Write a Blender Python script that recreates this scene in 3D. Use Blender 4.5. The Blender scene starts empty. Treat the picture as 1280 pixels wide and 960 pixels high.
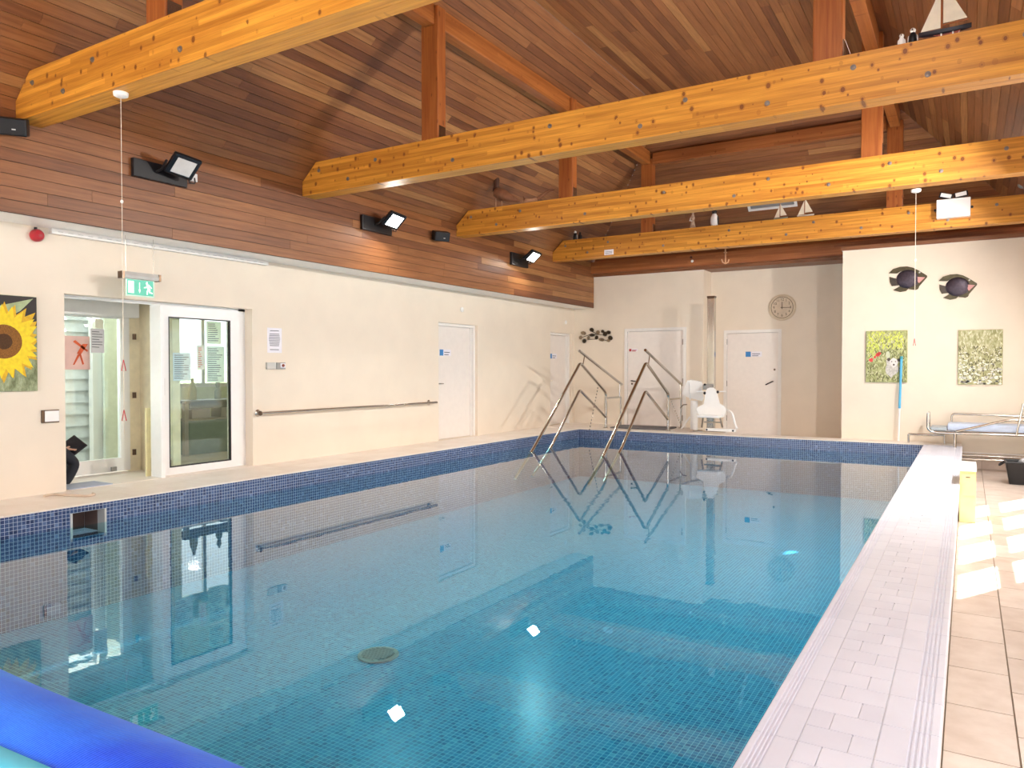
import bpy, bmesh, math, random
from mathutils import Vector, Matrix, Quaternion
R = random.Random(7)
PI = math.pi
S = bpy.context.scene
COL = S.collection

# ------------------------------------------------------------------ camera
F = 934.0                       # focal length in pixels of a 1280 px wide frame
YAW = math.radians(31.4); PITCH = math.atan(18/934.0); EYE = Vector((0, 0, 1.25))
AX = Vector((-math.sin(YAW)*math.cos(PITCH), math.cos(YAW)*math.cos(PITCH), -math.sin(PITCH)))
RT = Vector((math.cos(YAW), math.sin(YAW), 0)); UP = RT.cross(AX)
cam = bpy.data.objects.new('camera', bpy.data.cameras.new('camera')); COL.objects.link(cam)
cam.data.sensor_width = 36; cam.data.lens = F/1280*36; cam.data.clip_start = .02
cam.location = EYE; cam.rotation_euler = (PI/2-PITCH, 0, YAW)
S.camera = cam

# ------------------------------------------------------------------ light
w = bpy.data.worlds.new('daylight'); S.world = w; w.use_nodes = True
w.node_tree.nodes['Background'].inputs[0].default_value = (.86, .93, 1, 1)
w.node_tree.nodes['Background'].inputs[1].default_value = 1.25
def lamp(name, kind, loc, rot, power, color=(1, 1, 1), **kw):
    l = bpy.data.lights.new(name, kind); l.energy = power; l.color = color
    for k, v in kw.items(): setattr(l, k, v)
    o = bpy.data.objects.new(name, l); COL.objects.link(o); o.location = loc; o.rotation_euler = rot
    return o
ELEV = math.radians(38)
sd = Vector((-.48*math.cos(ELEV), -.877*math.cos(ELEV), -math.sin(ELEV)))
sun = lamp('sun', 'SUN', (6, 18, 9), (0, 0, 0), 18, (1, .94, .86), angle=.009)
sun.rotation_euler = sd.to_track_quat('-Z', 'Y').to_euler()
# area lamps standing in for daylight through the unseen near and right glazing
lamp('daylight_near', 'AREA', (-3.3, -1.86, 1.35), (PI/2, 0, PI), 780, (.88, .94, 1), shape='RECTANGLE', size=8.4, size_y=2.3)
lamp('daylight_right_far', 'AREA', (1.40, 11.25, 1.25), (0, -PI/2, 0), 55, (1, .97, .92), shape='RECTANGLE', size=2.1, size_y=4.3)
lamp('daylight_right_near', 'AREA', (1.40, 1.6, 1.25), (0, -PI/2, 0), 70, (1, .97, .92), shape='RECTANGLE', size=2.1, size_y=5.0)
# rooflights added unseen in the slope above the windows, to brighten the room
RLN = Vector((-.9, 0, -1)).normalized()
for ry in (1.6, 4.4):
    l = lamp('added_rooflight_lamp', 'AREA', Vector((-.2, ry, 3.71+.9*1.2))+RLN*.06, (0, 0, 0), 24, (.97, .98, 1), shape='RECTANGLE', size=1.1, size_y=1.6)
    l.rotation_euler = RLN.to_track_quat('-Z', 'Y').to_euler()
S.view_settings.view_transform = 'Standard'; S.view_settings.look = 'None'
S.view_settings.gamma = 1; S.view_settings.use_curve_mapping = False
S.view_settings.exposure = 1.03

# ------------------------------------------------------------------ pixel -> point on a known plane
def ray(u, v): return AX + RT*((u-640)/F) - UP*((v-480)/F)
def onx(u, v, x): r = ray(u, v); return EYE + r*(x/r.x)
def ony(u, v, y): r = ray(u, v); return EYE + r*(y/r.y)
def onz(u, v, z): r = ray(u, v); return EYE + r*((z-EYE.z)/r.z)
def onplane(u, v, p0, n): r = ray(u, v); return EYE + r*((p0-EYE).dot(n)/r.dot(n))

# ------------------------------------------------------------------ mesh helpers
class MB:
    def __init__(s): s.bm = bmesh.new()
    def quad(s, *pts):
        s.bm.faces.new([s.bm.verts.new(Vector(p)) for p in pts]); return s
    def hull(s, a, b):                       # two matching polygons joined to a solid
        n = len(a); va = [s.bm.verts.new(Vector(p)) for p in a]; vb = [s.bm.verts.new(Vector(p)) for p in b]
        s.bm.faces.new(va[::-1]); s.bm.faces.new(vb)
        for i in range(n): s.bm.faces.new((va[i], va[(i+1) % n], vb[(i+1) % n], vb[i]))
        return s
    def box(s, x0, x1, y0, y1, z0, z1, bev=0):
        a = [(x0, y0, z0), (x1, y0, z0), (x1, y1, z0), (x0, y1, z0)]
        b = [(x0, y0, z1), (x1, y0, z1), (x1, y1, z1), (x0, y1, z1)]
        if bev:
            t = MB(); t.hull(a, b); bmesh.ops.bevel(t.bm, geom=t.bm.edges[:], offset=bev, segments=2, affect='EDGES', profile=.5)
            s.merge(t)
        else: s.hull(a, b)
        return s
    def obox(s, c, size, M=None, bev=0):     # oriented box
        t = MB(); hx, hy, hz = [q/2 for q in size]; t.box(-hx, hx, -hy, hy, -hz, hz, bev)
        m = Matrix.Translation(Vector(c)) @ (M.to_4x4() if M else Matrix())
        bmesh.ops.transform(t.bm, matrix=m, verts=t.bm.verts[:]); s.merge(t); return s
    def merge(s, t):
        me = bpy.data.meshes.new('tmp'); t.bm.to_mesh(me); s.bm.from_mesh(me); bpy.data.meshes.remove(me); t.bm.free(); return s
    def plate(s, pts, N, t):                 # planar 3-D polygon given thickness along N
        N = Vector(N)*t; p = [Vector(q) for q in pts]
        return s.hull(p, [q+N for q in p])
    def tube(s, path, r, n=10, cap=True, radii=None):
        P = [Vector(p) for p in path]; T = []
        for i in range(len(P)):
            a = P[max(i-1, 0)]; b = P[min(i+1, len(P)-1)]; T.append((b-a).normalized())
        up = Vector((0, 0, 1)) if abs(T[0].z) < .9 else Vector((1, 0, 0))
        x = T[0].cross(up).normalized(); rings = []
        for i in range(len(P)):
            if i: x = (x - T[i]*x.dot(T[i])).normalized()
            y = T[i].cross(x); rr = radii[i] if radii else r
            rings.append([s.bm.verts.new(P[i] + (x*math.cos(2*PI*k/n)+y*math.sin(2*PI*k/n))*rr) for k in range(n)])
        for A, B in zip(rings, rings[1:]):
            for k in range(n): s.bm.faces.new((A[k], A[(k+1) % n], B[(k+1) % n], B[k]))
        if cap: s.bm.faces.new(rings[0][::-1]); s.bm.faces.new(rings[-1])
        return s
    def cyl(s, a, b, r, n=20): return s.tube([a, b], r, n)
    def lathe(s, c, prof, n=20, axis=(0, 0, 1)):
        q = Vector((0, 0, 1)).rotation_difference(Vector(axis)); c = Vector(c); rings = []
        for r, z in prof:
            rings.append([s.bm.verts.new(c + q @ Vector((max(r, 1e-4)*math.cos(2*PI*k/n), max(r, 1e-4)*math.sin(2*PI*k/n), z))) for k in range(n)])
        for A, B in zip(rings, rings[1:]):
            for k in range(n): s.bm.faces.new((A[k], A[(k+1) % n], B[(k+1) % n], B[k]))
        s.bm.faces.new(rings[0][::-1]); s.bm.faces.new(rings[-1]); return s
    def ball(s, c, rad, M=None, n=16):
        t = MB(); bmesh.ops.create_uvsphere(t.bm, u_segments=n, v_segments=n//2, radius=1)
        m = Matrix.Translation(Vector(c)) @ (M.to_4x4() if M else Matrix()) @ Matrix.Diagonal((*rad, 1))
        bmesh.ops.transform(t.bm, matrix=m, verts=t.bm.verts[:]); s.merge(t); return s

def fillet(path, r, n=6):
    P = [Vector(p) for p in path]; out = [P[0]]
    for i in range(1, len(P)-1):
        a, b, c = P[i-1], P[i], P[i+1]; d = min(r, (a-b).length*.45, (c-b).length*.45)
        p = b+(a-b).normalized()*d; q = b+(c-b).normalized()*d
        for k in range(n+1):
            t = k/n; out.append(p*(1-t)**2 + b*2*t*(1-t) + q*t*t)
    out.append(P[-1]); return out

def root_loc(o):
    while o.parent: o = o.parent
    return Vector(o.location)
def obj(name, mb, mat, parent=None, smooth=False, loc=None, bev=0):
    me = bpy.data.meshes.new(name); bmesh.ops.recalc_face_normals(mb.bm, faces=mb.bm.faces[:])
    mb.bm.to_mesh(me); mb.bm.free(); o = bpy.data.objects.new(name, me); COL.objects.link(o)
    if parent:
        off = root_loc(parent); o.parent = parent
    else:
        if loc is None:
            xs = [v.co for v in me.vertices]
            off = Vector(((min(v.x for v in xs)+max(v.x for v in xs))/2, (min(v.y for v in xs)+max(v.y for v in xs))/2, min(v.z for v in xs)))
        else: off = Vector(loc)
        o.location = off
    me.transform(Matrix.Translation(-off))
    if mat: me.materials.append(mat)
    if smooth:
        for p in me.polygons: p.use_smooth = True
        try: me.set_sharp_from_angle(angle=math.radians(40))
        except Exception: pass
    return o
def tag(o, label, cat, group=None):
    o['label'] = label; o['category'] = cat
    if group: o['group'] = group
    return o
def struct(o, label=None):
    o['kind'] = 'structure'
    if label: o['label'] = label
    return o
def thing(name, label, cat, loc, group=None):
    o = bpy.data.objects.new(name, None); COL.objects.link(o); o.location = loc; o.empty_display_size = .1
    return tag(o, label, cat, group)

# ------------------------------------------------------------------ materials
def hx(h):
    c = [int(h[i:i+2], 16)/255 for i in (0, 2, 4)]
    return tuple(x/12.92 if x < .04045 else ((x+.055)/1.055)**2.4 for x in c) + (1,)
class NT:
    def __init__(s, name):
        s.m = bpy.data.materials.new(name); s.m.use_nodes = True; s.t = s.m.node_tree; s.b = s.t.nodes['Principled BSDF']
    def n(s, kind, **kw):
        nd = s.t.nodes.new('ShaderNode'+kind)
        for k, v in kw.items():
            if k.startswith('_'): setattr(nd, k[1:], v)
            else:
                key = int(k[1:]) if k[0] == 'i' and k[1:].isdigit() else k
                nd.inputs[key].default_value = v
        return nd
    def l(s, a, b): s.t.links.new(a, b)
    def math(s, op, a, b=None, c=None):
        nd = s.t.nodes.new('ShaderNodeMath'); nd.operation = op
        for i, x in enumerate((a, b, c)):
            if x is None: continue
            if hasattr(x, 'links'): s.l(x, nd.inputs[i])
            else: nd.inputs[i].default_value = x
        return nd.outputs[0]
    def mix(s, fac, a, b, mode='MIX'):
        nd = s.t.nodes.new('ShaderNodeMix'); nd.data_type = 'RGBA'; nd.blend_type = mode
        for i, x in ((0, fac), (6, a), (7, b)):
            if hasattr(x, 'links'): s.l(x, nd.inputs[i])
            else: nd.inputs[i].default_value = x
        return nd.outputs[2]
    def ramp(s, fac, stops, interp='LINEAR'):
        nd = s.t.nodes.new('ShaderNodeValToRGB'); nd.color_ramp.interpolation = interp
        e = nd.color_ramp.elements
        while len(e) < len(stops): e.new(.5)
        for q, (p, c) in zip(e, stops): q.position = p; q.color = c
        s.l(fac, nd.inputs[0]); return nd.outputs[0]
    def pos(s, scale=(1, 1, 1), loc=(0, 0, 0), obj_space=False):
        src = s.n('TexCoord').outputs['Object'] if obj_space else s.n('NewGeometry').outputs['Position']
        mp = s.n('Mapping'); mp.inputs['Scale'].default_value = scale; mp.inputs['Location'].default_value = loc
        s.l(src, mp.inputs[0]); return mp.outputs[0]
    def noise(s, vec, scale, detail=3, out=0, rough=.5):
        nd = s.n('TexNoise', Scale=scale, Detail=detail, Roughness=rough)
        if vec is not None: s.l(vec, nd.inputs['Vector'])
        return nd.outputs[out]
    def bump(s, h, strength=.2, dist=.01):
        nd = s.n('Bump', Strength=strength, Distance=dist); s.l(h, nd.inputs['Height']); s.l(nd.outputs[0], s.b.inputs['Normal'])
    def set(s, **kw):
        for k, v in kw.items():
            k = k.replace('_', ' ')
            if hasattr(v, 'links'): s.l(v, s.b.inputs[k])
            else: s.b.inputs[k].default_value = v
        return s
def plain(name, c, rough=.5, metal=0, var=.06, scale=12, bump=0, **kw):
    t = NT(name); c = hx(c) if isinstance(c, str) else c
    a = tuple(x*(1-var) for x in c[:3])+(1,); b = tuple(min(1, x*(1+var)) for x in c[:3])+(1,)
    nz = t.noise(t.pos(), scale, 3)
    t.set(Base_Color=t.ramp(nz, [(.3, a), (.7, b)]), Roughness=rough, Metallic=metal)
    if bump: t.bump(nz, bump)
    for k, v in kw.items(): t.b.inputs[k.replace('_', ' ')].default_value = v
    return t.m
def emit(name, c, strength):
    t = NT(name); t.set(Base_Color=hx(c), Emission_Color=hx(c), Emission_Strength=strength); return t.m

def wood_board(name, along, c0, c1, c2, rough=.42):
    t = NT(name); sc = [34, 34, 34]; sc['xyz'.index(along)] = 1.6
    rnd = t.n('ObjectInfo').outputs['Random']
    off = t.n('CombineXYZ'); 
    for i in range(3): t.l(t.math('MULTIPLY', rnd, 37.0+11*i), off.inputs[i])
    ad = t.n('VectorMath'); t.l(t.pos(sc), ad.inputs[0]); t.l(off.outputs[0], ad.inputs[1])
    g = t.noise(ad.outputs[0], 1.0, 5, rough=.65)
    base = t.ramp(rnd, [(0, c0), (.45, c1), (.8, c1), (1, c2)])
    gr = t.ramp(g, [(.3, (.62, .56, .52, 1)), (.6, (1, 1, 1, 1)), (.8, (1.0, 1.0, 1.0, 1))])
    big = t.noise(t.pos((.9, .9, .9)), 1.0, 2); bg = t.ramp(big, [(.3, (.86, .84, .82, 1)), (.7, (1, 1, 1, 1))])
    t.set(Base_Color=t.mix(1, t.mix(1, base, gr, 'MULTIPLY'), bg, 'MULTIPLY'), Roughness=rough)
    t.bump(g, .12, .004); return t.m
W0, W1, W2 = hx('7d4c2f'), hx('a0683e'), hx('bd8854')
M = {}
M['board_y'] = wood_board('cedar_boards_lengthwise', 'y', W0, W1, W2)
M['board_x'] = wood_board('cedar_boards_crosswise', 'x', W0, W1, W2)
M['gap'] = plain('dark_board_joint', '2a160d', .9)
def pine(name, along, ca, cb, knot=True):
    t = NT(name); i = 'xyz'.index(along)
    sc = [30, 30, 30]; sc[i] = 1.3
    g = t.noise(t.pos(sc), 1, 5, rough=.6)
    base = t.ramp(g, [(.28, hx(ca)), (.72, hx(cb))])
    p = t.n('SeparateXYZ'); t.l(t.n('NewGeometry').outputs['Position'], p.inputs[0])
    if along == 'z':
        lam = None
    else:
        lz = t.math('FRACT', t.math('DIVIDE', p.outputs[2], .0445))
        lam = t.math('LESS_THAN', lz, .06)
        row = t.math('FLOOR', t.math('DIVIDE', p.outputs[2], .0445))
        wn = t.n('TexWhiteNoise', _noise_dimensions='2D')
        cb2 = t.n('CombineXYZ'); t.l(row, cb2.inputs[0])
        t.l(t.math('FLOOR', t.math('ADD', t.math('DIVIDE', p.outputs[i], 2.3), t.math('MULTIPLY', row, .37))), cb2.inputs[1])
        t.l(cb2.outputs[0], wn.inputs[0])
        tone = t.ramp(wn.outputs[0], [(0, (.74, .66, .55, 1)), (.55, (1, 1, 1, 1)), (1, (1, 1, 1, 1))])
        base = t.mix(1, base, tone, 'MULTIPLY')
        base = t.mix(t.math('MULTIPLY', lam, .35), base, hx('8a4f1e'))
    if knot:
        ks = [13, 2, 10] if along == 'x' else [2, 13, 10]
        if along == 'z': ks = [14, 14, 6]
        v = t.n('TexVoronoi', Scale=1.0, Randomness=1.0); t.l(t.pos(ks), v.inputs['Vector'])
        wv = t.n('SeparateColor'); t.l(v.outputs['Color'], wv.inputs[0])
        rad = t.math('MULTIPLY', wv.outputs[0], .26)
        k = t.math('LESS_THAN', v.outputs['Distance'], rad)
        sel = t.math('GREATER_THAN', wv.outputs[1], .40)
        k = t.math('MULTIPLY', k, sel)
        base = t.mix(t.math('MULTIPLY', k, .82), base, hx('6b3412'))
        v2 = t.math('LESS_THAN', v.outputs['Distance'], t.math('MULTIPLY', wv.outputs[0], .4))
        base = t.mix(t.math('MULTIPLY', t.math('MULTIPLY', v2, sel), .28), base, hx('8f4a18'))
    t.set(Base_Color=base, Roughness=.45); t.bump(g, .06, .004); return t.m
M['beam'] = pine('knotty_pine_beam', 'x', 'bd7624', 'f0aa40')
M['post'] = pine('redwood_post', 'z', '8a4218', 'b26a30')
M['purlin_y'] = pine('purlin_timber_lengthwise', 'y', '93501f', 'b87238')
M['purlin_x'] = pine('purlin_timber_crosswise', 'x', '8d4c20', 'b06c38')
M['wall'] = plain('cream_wall_paint', 'ecdecb', .6, var=.025, scale=2.5, bump=.03)
M['white'] = plain('white_gloss_paint', 'efeae4', .35, var=.02)
M['upvc'] = plain('white_plastic_frame', 'f2f0ee', .3, var=.015)
M['door'] = plain('white_door_paint', 'efe6de', .4, var=.02)
M['steel'] = plain('polished_stainless', 'c9c4bc', .16, 1, var=.05, scale=3)
M['bolt'] = plain('dull_zinc', '8a7f78', .55, .6)
M['dsteel'] = plain('dark_bronze_metal', '6a5646', .3, .9)
M['black'] = plain('black_plastic', '16161a', .35, var=.1)
M['grey'] = plain('grey_plastic', '9b9a96', .5)
M['lgrey'] = plain('light_grey_plastic', 'c9c6c0', .45)
M['wplas'] = plain('white_moulded_plastic', 'f4f2ef', .35, var=.015)
M['red'] = plain('red_plastic', 'b3202c', .35)
M['blue_sign'] = plain('blue_sign_print', '3f86c4', .5)
M['text'] = plain('dark_print', '555560', .7)
M['paper'] = plain('white_paper', 'f1edf3', .7, var=.01)

def mosaic(name, pitch, ca, cb, cc, grout, gw, axes, rough=.22):
    t = NT(name); p = t.n('SeparateXYZ'); t.l(t.n('NewGeometry').outputs['Position'], p.inputs[0])
    ids = []; mask = None
    for a in axes:
        q = t.math('DIVIDE', p.outputs['xyz'.index(a)], pitch); ids.append(t.math('FLOOR', q))
        f = t.math('ABSOLUTE', t.math('SUBTRACT', t.math('FRACT', q), .5)); g = t.math('GREATER_THAN', f, .5-gw/2)
        mask = g if mask is None else t.math('MAXIMUM', mask, g)
    c = t.n('CombineXYZ'); t.l(ids[0], c.inputs[0]); t.l(ids[1], c.inputs[1])
    wn = t.n('TexWhiteNoise', _noise_dimensions='2D'); t.l(c.outputs[0], wn.inputs[0])
    tile = t.ramp(wn.outputs[0], [(0, ca), (.5, cb), (.92, cb), (1, cc)])
    t.set(Base_Color=t.mix(mask, tile, grout), Roughness=t.ramp(mask, [(0, (rough,)*3+(1,)), (1, (.8, .8, .8, 1))]))
    return t.m
TA, TB, TC, GR = hx('26345a'), hx('3a4e78'), hx('6478a0'), hx('bcc6d6')
M['mos_side'] = mosaic('blue_mosaic_side_walls', .034, TA, TB, TC, GR, .09, 'yz')
M['mos_end'] = mosaic('blue_mosaic_end_walls', .034, TA, TB, TC, GR, .09, 'xz')
M['mos_floor'] = mosaic('blue_mosaic_pool_floor', .034, hx('2478a8'), hx('3f9ac8'), hx('67b6d6'), hx('86d0e4'), .12, 'xy')

def water():
    t = NT('clear_pool_water'); nt = t.t
    lw = t.n('Fresnel'); bf = t.n('NewGeometry').outputs['Backfacing']
    t.l(t.math('ADD', 1.33, t.math('MULTIPLY', bf, 1/1.33-1.33)), lw.inputs['IOR'])   # same pane law from both sides
    gl = t.n('BsdfGlossy', Roughness=.0); gl.inputs['Color'].default_value = (1, 1, 1, 1)
    tr = t.n('BsdfTransparent'); tr.inputs['Color'].default_value = (.52, .90, .96, 1)
    mx = t.n('MixShader'); t.l(lw.outputs[0], mx.inputs[0]); t.l(tr.outputs[0], mx.inputs[1]); t.l(gl.outputs[0], mx.inputs[2])
    n1 = t.noise(t.pos((1, 1, 1)), 5.5, 3); n2 = t.noise(t.pos((1, 1, 1), (3, 1, 0)), .8, 1)
    msk = t.ramp(n2, [(.45, (.12, .12, .12, 1)), (.7, (1, 1, 1, 1))])
    b = t.n('Bump', Strength=.05, Distance=.02); t.l(t.math('MULTIPLY', n1, msk), b.inputs['Height'])
    t.l(b.outputs[0], gl.inputs['Normal']); t.l(b.outputs[0], lw.inputs['Normal'])
    out = nt.nodes['Material Output']; t.l(mx.outputs[0], out.inputs['Surface']); return t.m
M['water'] = water()
def glass():
    t = NT('clear_window_glass'); fr = t.n('Fresnel'); bf = t.n('NewGeometry').outputs['Backfacing']
    t.l(t.math('ADD', 1.45, t.math('MULTIPLY', bf, 1/1.45-1.45)), fr.inputs['IOR'])
    gl = t.n('BsdfGlossy', Roughness=.02); tr = t.n('BsdfTransparent'); tr.inputs['Color'].default_value = (.90, .96, .93, 1)
    mx = t.n('MixShader'); t.l(fr.outputs[0], mx.inputs[0]); t.l(tr.outputs[0], mx.inputs[1]); t.l(gl.outputs[0], mx.inputs[2])
    t.l(mx.outputs[0], t.t.nodes['Material Output'].inputs['Surface']); return t.m
M['glass'] = glass()
def tile_mat(name, ca, cb, rough=.35, scale=3, bump=.05):
    t = NT(name); rnd = t.n('ObjectInfo').outputs['Random']
    n = t.noise(t.pos((1, 1, 1)), scale, 5, rough=.6)
    f = t.math('ADD', t.math('MULTIPLY', n, .75), t.math('MULTIPLY', rnd, .25))
    t.set(Base_Color=t.ramp(f, [(.3, hx(ca)), (.7, hx(cb))]), Roughness=rough); t.bump(n, bump, .004); return t.m
M['cop'] = tile_mat('white_glazed_coping', 'cfcfdc', 'dddde9', .3, 2)
M['coprib'] = M['cop']
M['slat'] = plain('grille_grey', '70787a', .4)
M['grout'] = plain('pale_grout', 'e6e4e8', .8)
M['deck'] = tile_mat('beige_deck_tile', 'eadccf', 'f6ece2', .38, 2.5)
M['stone'] = tile_mat('stone_floor_tile', 'c0aa9a', 'd8c8bc', .4, 5, .1)
M['joint'] = plain('brown_floor_joint', '9c8a78', .9)

# ------------------------------------------------------------------ dimensions (metres)
XL, XBAND, XR, XBR = -7.9, -7.4, 1.5, 1.0
XPL, XPR, XCO = -7.0, -.61, -.08
YN, YPN, YPF, YB, YREC, YPRO = -2.0, 1.5, 14.2, 15.75, 16.3, 14.72
ZFL, ZW, ZBOT = -.416, -.2, -1.0
ZBAND, ZFOLD, ZTOP, SL = 2.67, 3.71, 6.02, .9
XFL = XBAND+(ZTOP-ZFOLD)/SL; XFR = XBR-(ZTOP-ZFOLD)/SL; YFB = YB-(ZTOP-ZFOLD)/SL
XPRO = -1.96; XJOG = -4.83; ZPL = 3.38
def sbox(name, mat, *b, parent=None): return obj(name, MB().box(*b), mat, parent, loc=(0, 0, 0) if not parent else None)

# ------------------------------------------------------------------ shell: walls
def wall_cols(name, mat, x0, x1, y0, y1, z0, z1, holes, along):
    mb = MB(); c = y0 if along == 'y' else x0; end = y1 if along == 'y' else x1
    def bx(a, b, zz0, zz1):
        if b-a < 1e-4 or zz1-zz0 < 1e-4: return
        if along == 'y': mb.box(x0, x1, a, b, zz0, zz1)
        else: mb.box(a, b, y0, y1, zz0, zz1)
    for (a, b, ha, hb) in sorted(holes):
        bx(c, a, z0, z1); bx(a, b, z0, ha); bx(a, b, hb, z1); c = b
    bx(c, end, z0, z1)
    return struct(obj(name, mb, mat, loc=(0, 0, 0)))
D2 = (10.48, 11.70); D3 = (14.57, 15.62); ZD = 2.08
wall_cols('wall_left', M['wall'], XL-.25, XL, YN, YB+.3, -.6, ZBAND, [(4.15, 6.50, 0, 2.03), (D2[0], D2[1], 0, ZD), (D3[0], D3[1], 0, ZD)], 'y')
D4 = (ony(781, 411, YB).x, ony(858, 411, YB).x); D5 = (ony(905, 413, YREC).x, ony(977, 413, YREC).x)
wall_cols('wall_back', M['wall'], XL, XJOG, YB, YB+.2, -.6, ZPL, [(D4[0], D4[1], 0, 2.17)], 'x')
wall_cols('wall_recess', M['wall'], XJOG, XPRO, YREC, YREC+.2, -.6, 3.6, [(D5[0], D5[1], -.2, 2.10)], 'x')
struct(obj('wall_recess_side', MB().box(XJOG-.02, XJOG-.0005, YB+.201, YREC, -.6, 3.38), M['wall'], loc=(0, 0, 0)))
struct(obj('wall_right_back', MB().box(XPRO, XR+.3, YPRO, YPRO+.14, -.6, 3.40).box(XPRO, XPRO+.14, YPRO+.14, YREC+.2, -.6, 3.40), M['wall'], loc=(0, 0, 0)))
panes_far = [(9.10+1.12*i, 10.10+1.12*i) for i in range(4)]; panes_near = [(-.9+1.25*i, .25+1.25*i) for i in range(4)]
holes = [(a, b, .2, 2.32) for a, b in panes_far+panes_near]
wall_cols('wall_right', M['wall'], XR, XR+.14, YN, YPRO+.2, -.6, ZBAND, holes, 'y')
near_holes = [(-7.4+1.7*i, -5.85+1.7*i, .25, 2.55) for i in range(5)]
wall_cols('wall_near', M['wall'], XL, XR, YN-.2, YN, -.6, ZTOP+.1, near_holes, 'x')
# glazing bars of the unseen right-hand and near windows, near ones added for light
k = 2
for a, b in panes_far+panes_near:
    o = struct(obj('window_%d' % k, MB().box(XR+.02, XR+.10, a, a+.05, .2, 2.32).box(XR+.02, XR+.10, b-.05, b, .2, 2.32).box(XR+.02, XR+.10, a+.05, b-.05, .2, .26).box(XR+.02, XR+.10, a+.05, b-.05, 2.26, 2.32).box(XR+.02, XR+.10, a+.05, b-.05, 1.62, 1.70), M['upvc'], loc=(0, 0, 0))); k += 1
for a, b, z0, z1 in near_holes:
    struct(obj('window_%d' % k, MB().box(a, a+.06, YN-.12, YN-.04, z0, z1).box(b-.06, b, YN-.12, YN-.04, z0, z1).box(a+.06, b-.06, YN-.12, YN-.04, z0, z0+.06).box(a+.06, b-.06, YN-.12, YN-.04, z1-.06, z1), M['upvc'], loc=(0, 0, 0))); k += 1
# soffits between wall and timber band (left and right)
struct(obj('trim_1', MB().box(XL, XBAND-.02, YN, YB, ZBAND, ZBAND+.03), M['white'], loc=(0, 0, 0)), 'white painted soffit under the timber band')
struct(obj('trim_2', MB().box(XBR+.02, XR, YN, YPRO, ZBAND, ZBAND+.03), M['white'], loc=(0, 0, 0)))

# ------------------------------------------------------------------ boards: ceiling
UNIT = {}
def unit_mesh(mat):
    if mat.name not in UNIT:
        t = MB(); t.box(0, 1, 0, 1, 0, 1); bmesh.ops.recalc_face_normals(t.bm, faces=t.bm.faces[:])
        me = bpy.data.meshes.new('board'); t.bm.to_mesh(me); t.bm.free(); me.materials.append(mat); UNIT[mat.name] = me
    return UNIT[mat.name]
def unit_box(name, mat, parent, O, A, B, C):
    o = bpy.data.objects.new(name, unit_mesh(mat)); COL.objects.link(o); o.parent = parent
    m = Matrix((A, B, C)).transposed().to_4x4(); m.translation = Vector(O)-root_loc(parent); o.matrix_local = m
    return o
def board_field(parent, O, A, B, N, width, rows, span, mat, t=.012, gap=.005, lmin=1.9, lmax=3.9):
    """rows of boards on a plane: O origin, A unit along, B unit across; span(d) -> along-range at distance d across"""
    O, A, B, N = Vector(O), Vector(A).normalized(), Vector(B).normalized(), Vector(N).normalized()
    wd = width/rows
    for r in range(rows):
        d0, d1 = r*wd+gap/2, (r+1)*wd-gap/2
        (a0, b0), (a1, b1) = span(d0), span(d1); lo, hi = min(a0, a1), max(b0, b1)
        cuts = []; c = max(a0, a1) + R.uniform(.6, lmax)
        while c < min(b0, b1)-.7: cuts.append(c); c += R.uniform(lmin, lmax)
        if abs(a0-a1) < 1e-6 and abs(b0-b1) < 1e-6 or True:
            edges = [None]+cuts+[None]
            for i in range(len(edges)-1):
                s0 = (a0, a1) if edges[i] is None else (edges[i]+.0012,)*2
                s1 = (b0, b1) if edges[i+1] is None else (edges[i+1]-.0012,)*2
                if s0[0] == s0[1] and s1[0] == s1[1]:
                    unit_box('board', mat, parent, O+A*s0[0]+B*d0, A*(s1[0]-s0[0]), B*(d1-d0), N*t)
                else:
                    q = [O+A*s0[0]+B*d0, O+A*s1[0]+B*d0, O+A*s1[1]+B*d1, O+A*s0[1]+B*d1]
                    obj('board', MB().plate(q, N, t), mat, parent)
def backing(name, pts, N, label=None):
    o = obj(name, MB().plate(pts, N, .02), M['gap'], loc=(0, 0, 0)); return struct(o, label)
S_ = math.hypot(1, SL); ws = (ZTOP-ZFOLD)/SL*S_
nL = Vector((SL, 0, -1)).normalized(); nR = Vector((-SL, 0, -1)).normalized(); nB = Vector((0, -SL, -1)).normalized()
def lift(p, n): return Vector(p)-n*.012
g = -.012
o = backing('ceiling_left', [Vector(p)-nL*.012 for p in ((XBAND, YN, ZFOLD), (XBAND, YB, ZFOLD), (XFL, YFB, ZTOP), (XFL, YN, ZTOP))], -nL, 'sloping cedar boarded ceiling above the left wall')
board_field(o, Vector((XBAND, 0, ZFOLD))-nL*.012, (0, 1, 0), (1, 0, SL), nL, ws, 32, lambda d: (YN, YB-d/S_), M['board_y'])
o = backing('ceiling_right', [Vector(p)-nR*.012 for p in ((XBR, YN, ZFOLD), (XBR, YB, ZFOLD), (XFR, YFB, ZTOP), (XFR, YN, ZTOP))], -nR, 'sloping cedar boarded ceiling above the windows')
board_field(o, Vector((XBR, 0, ZFOLD))-nR*.012, (0, 1, 0), (-1, 0, SL), nR, ws, 32, lambda d: (YN, YB-d/S_), M['board_y'])
o = backing('ceiling_back', [Vector(p)-nB*.012 for p in ((XBAND, YB, ZFOLD), (XBR, YB, ZFOLD), (XFR, YFB, ZTOP), (XFL, YFB, ZTOP))], -nB, 'sloping cedar boarded ceiling above the back wall')
board_field(o, Vector((0, YB, ZFOLD))-nB*.012, (1, 0, 0), (0, -1, SL), nB, ws, 32, lambda d: (XBAND+d/S_, XBR-d/S_), M['board_x'])
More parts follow.
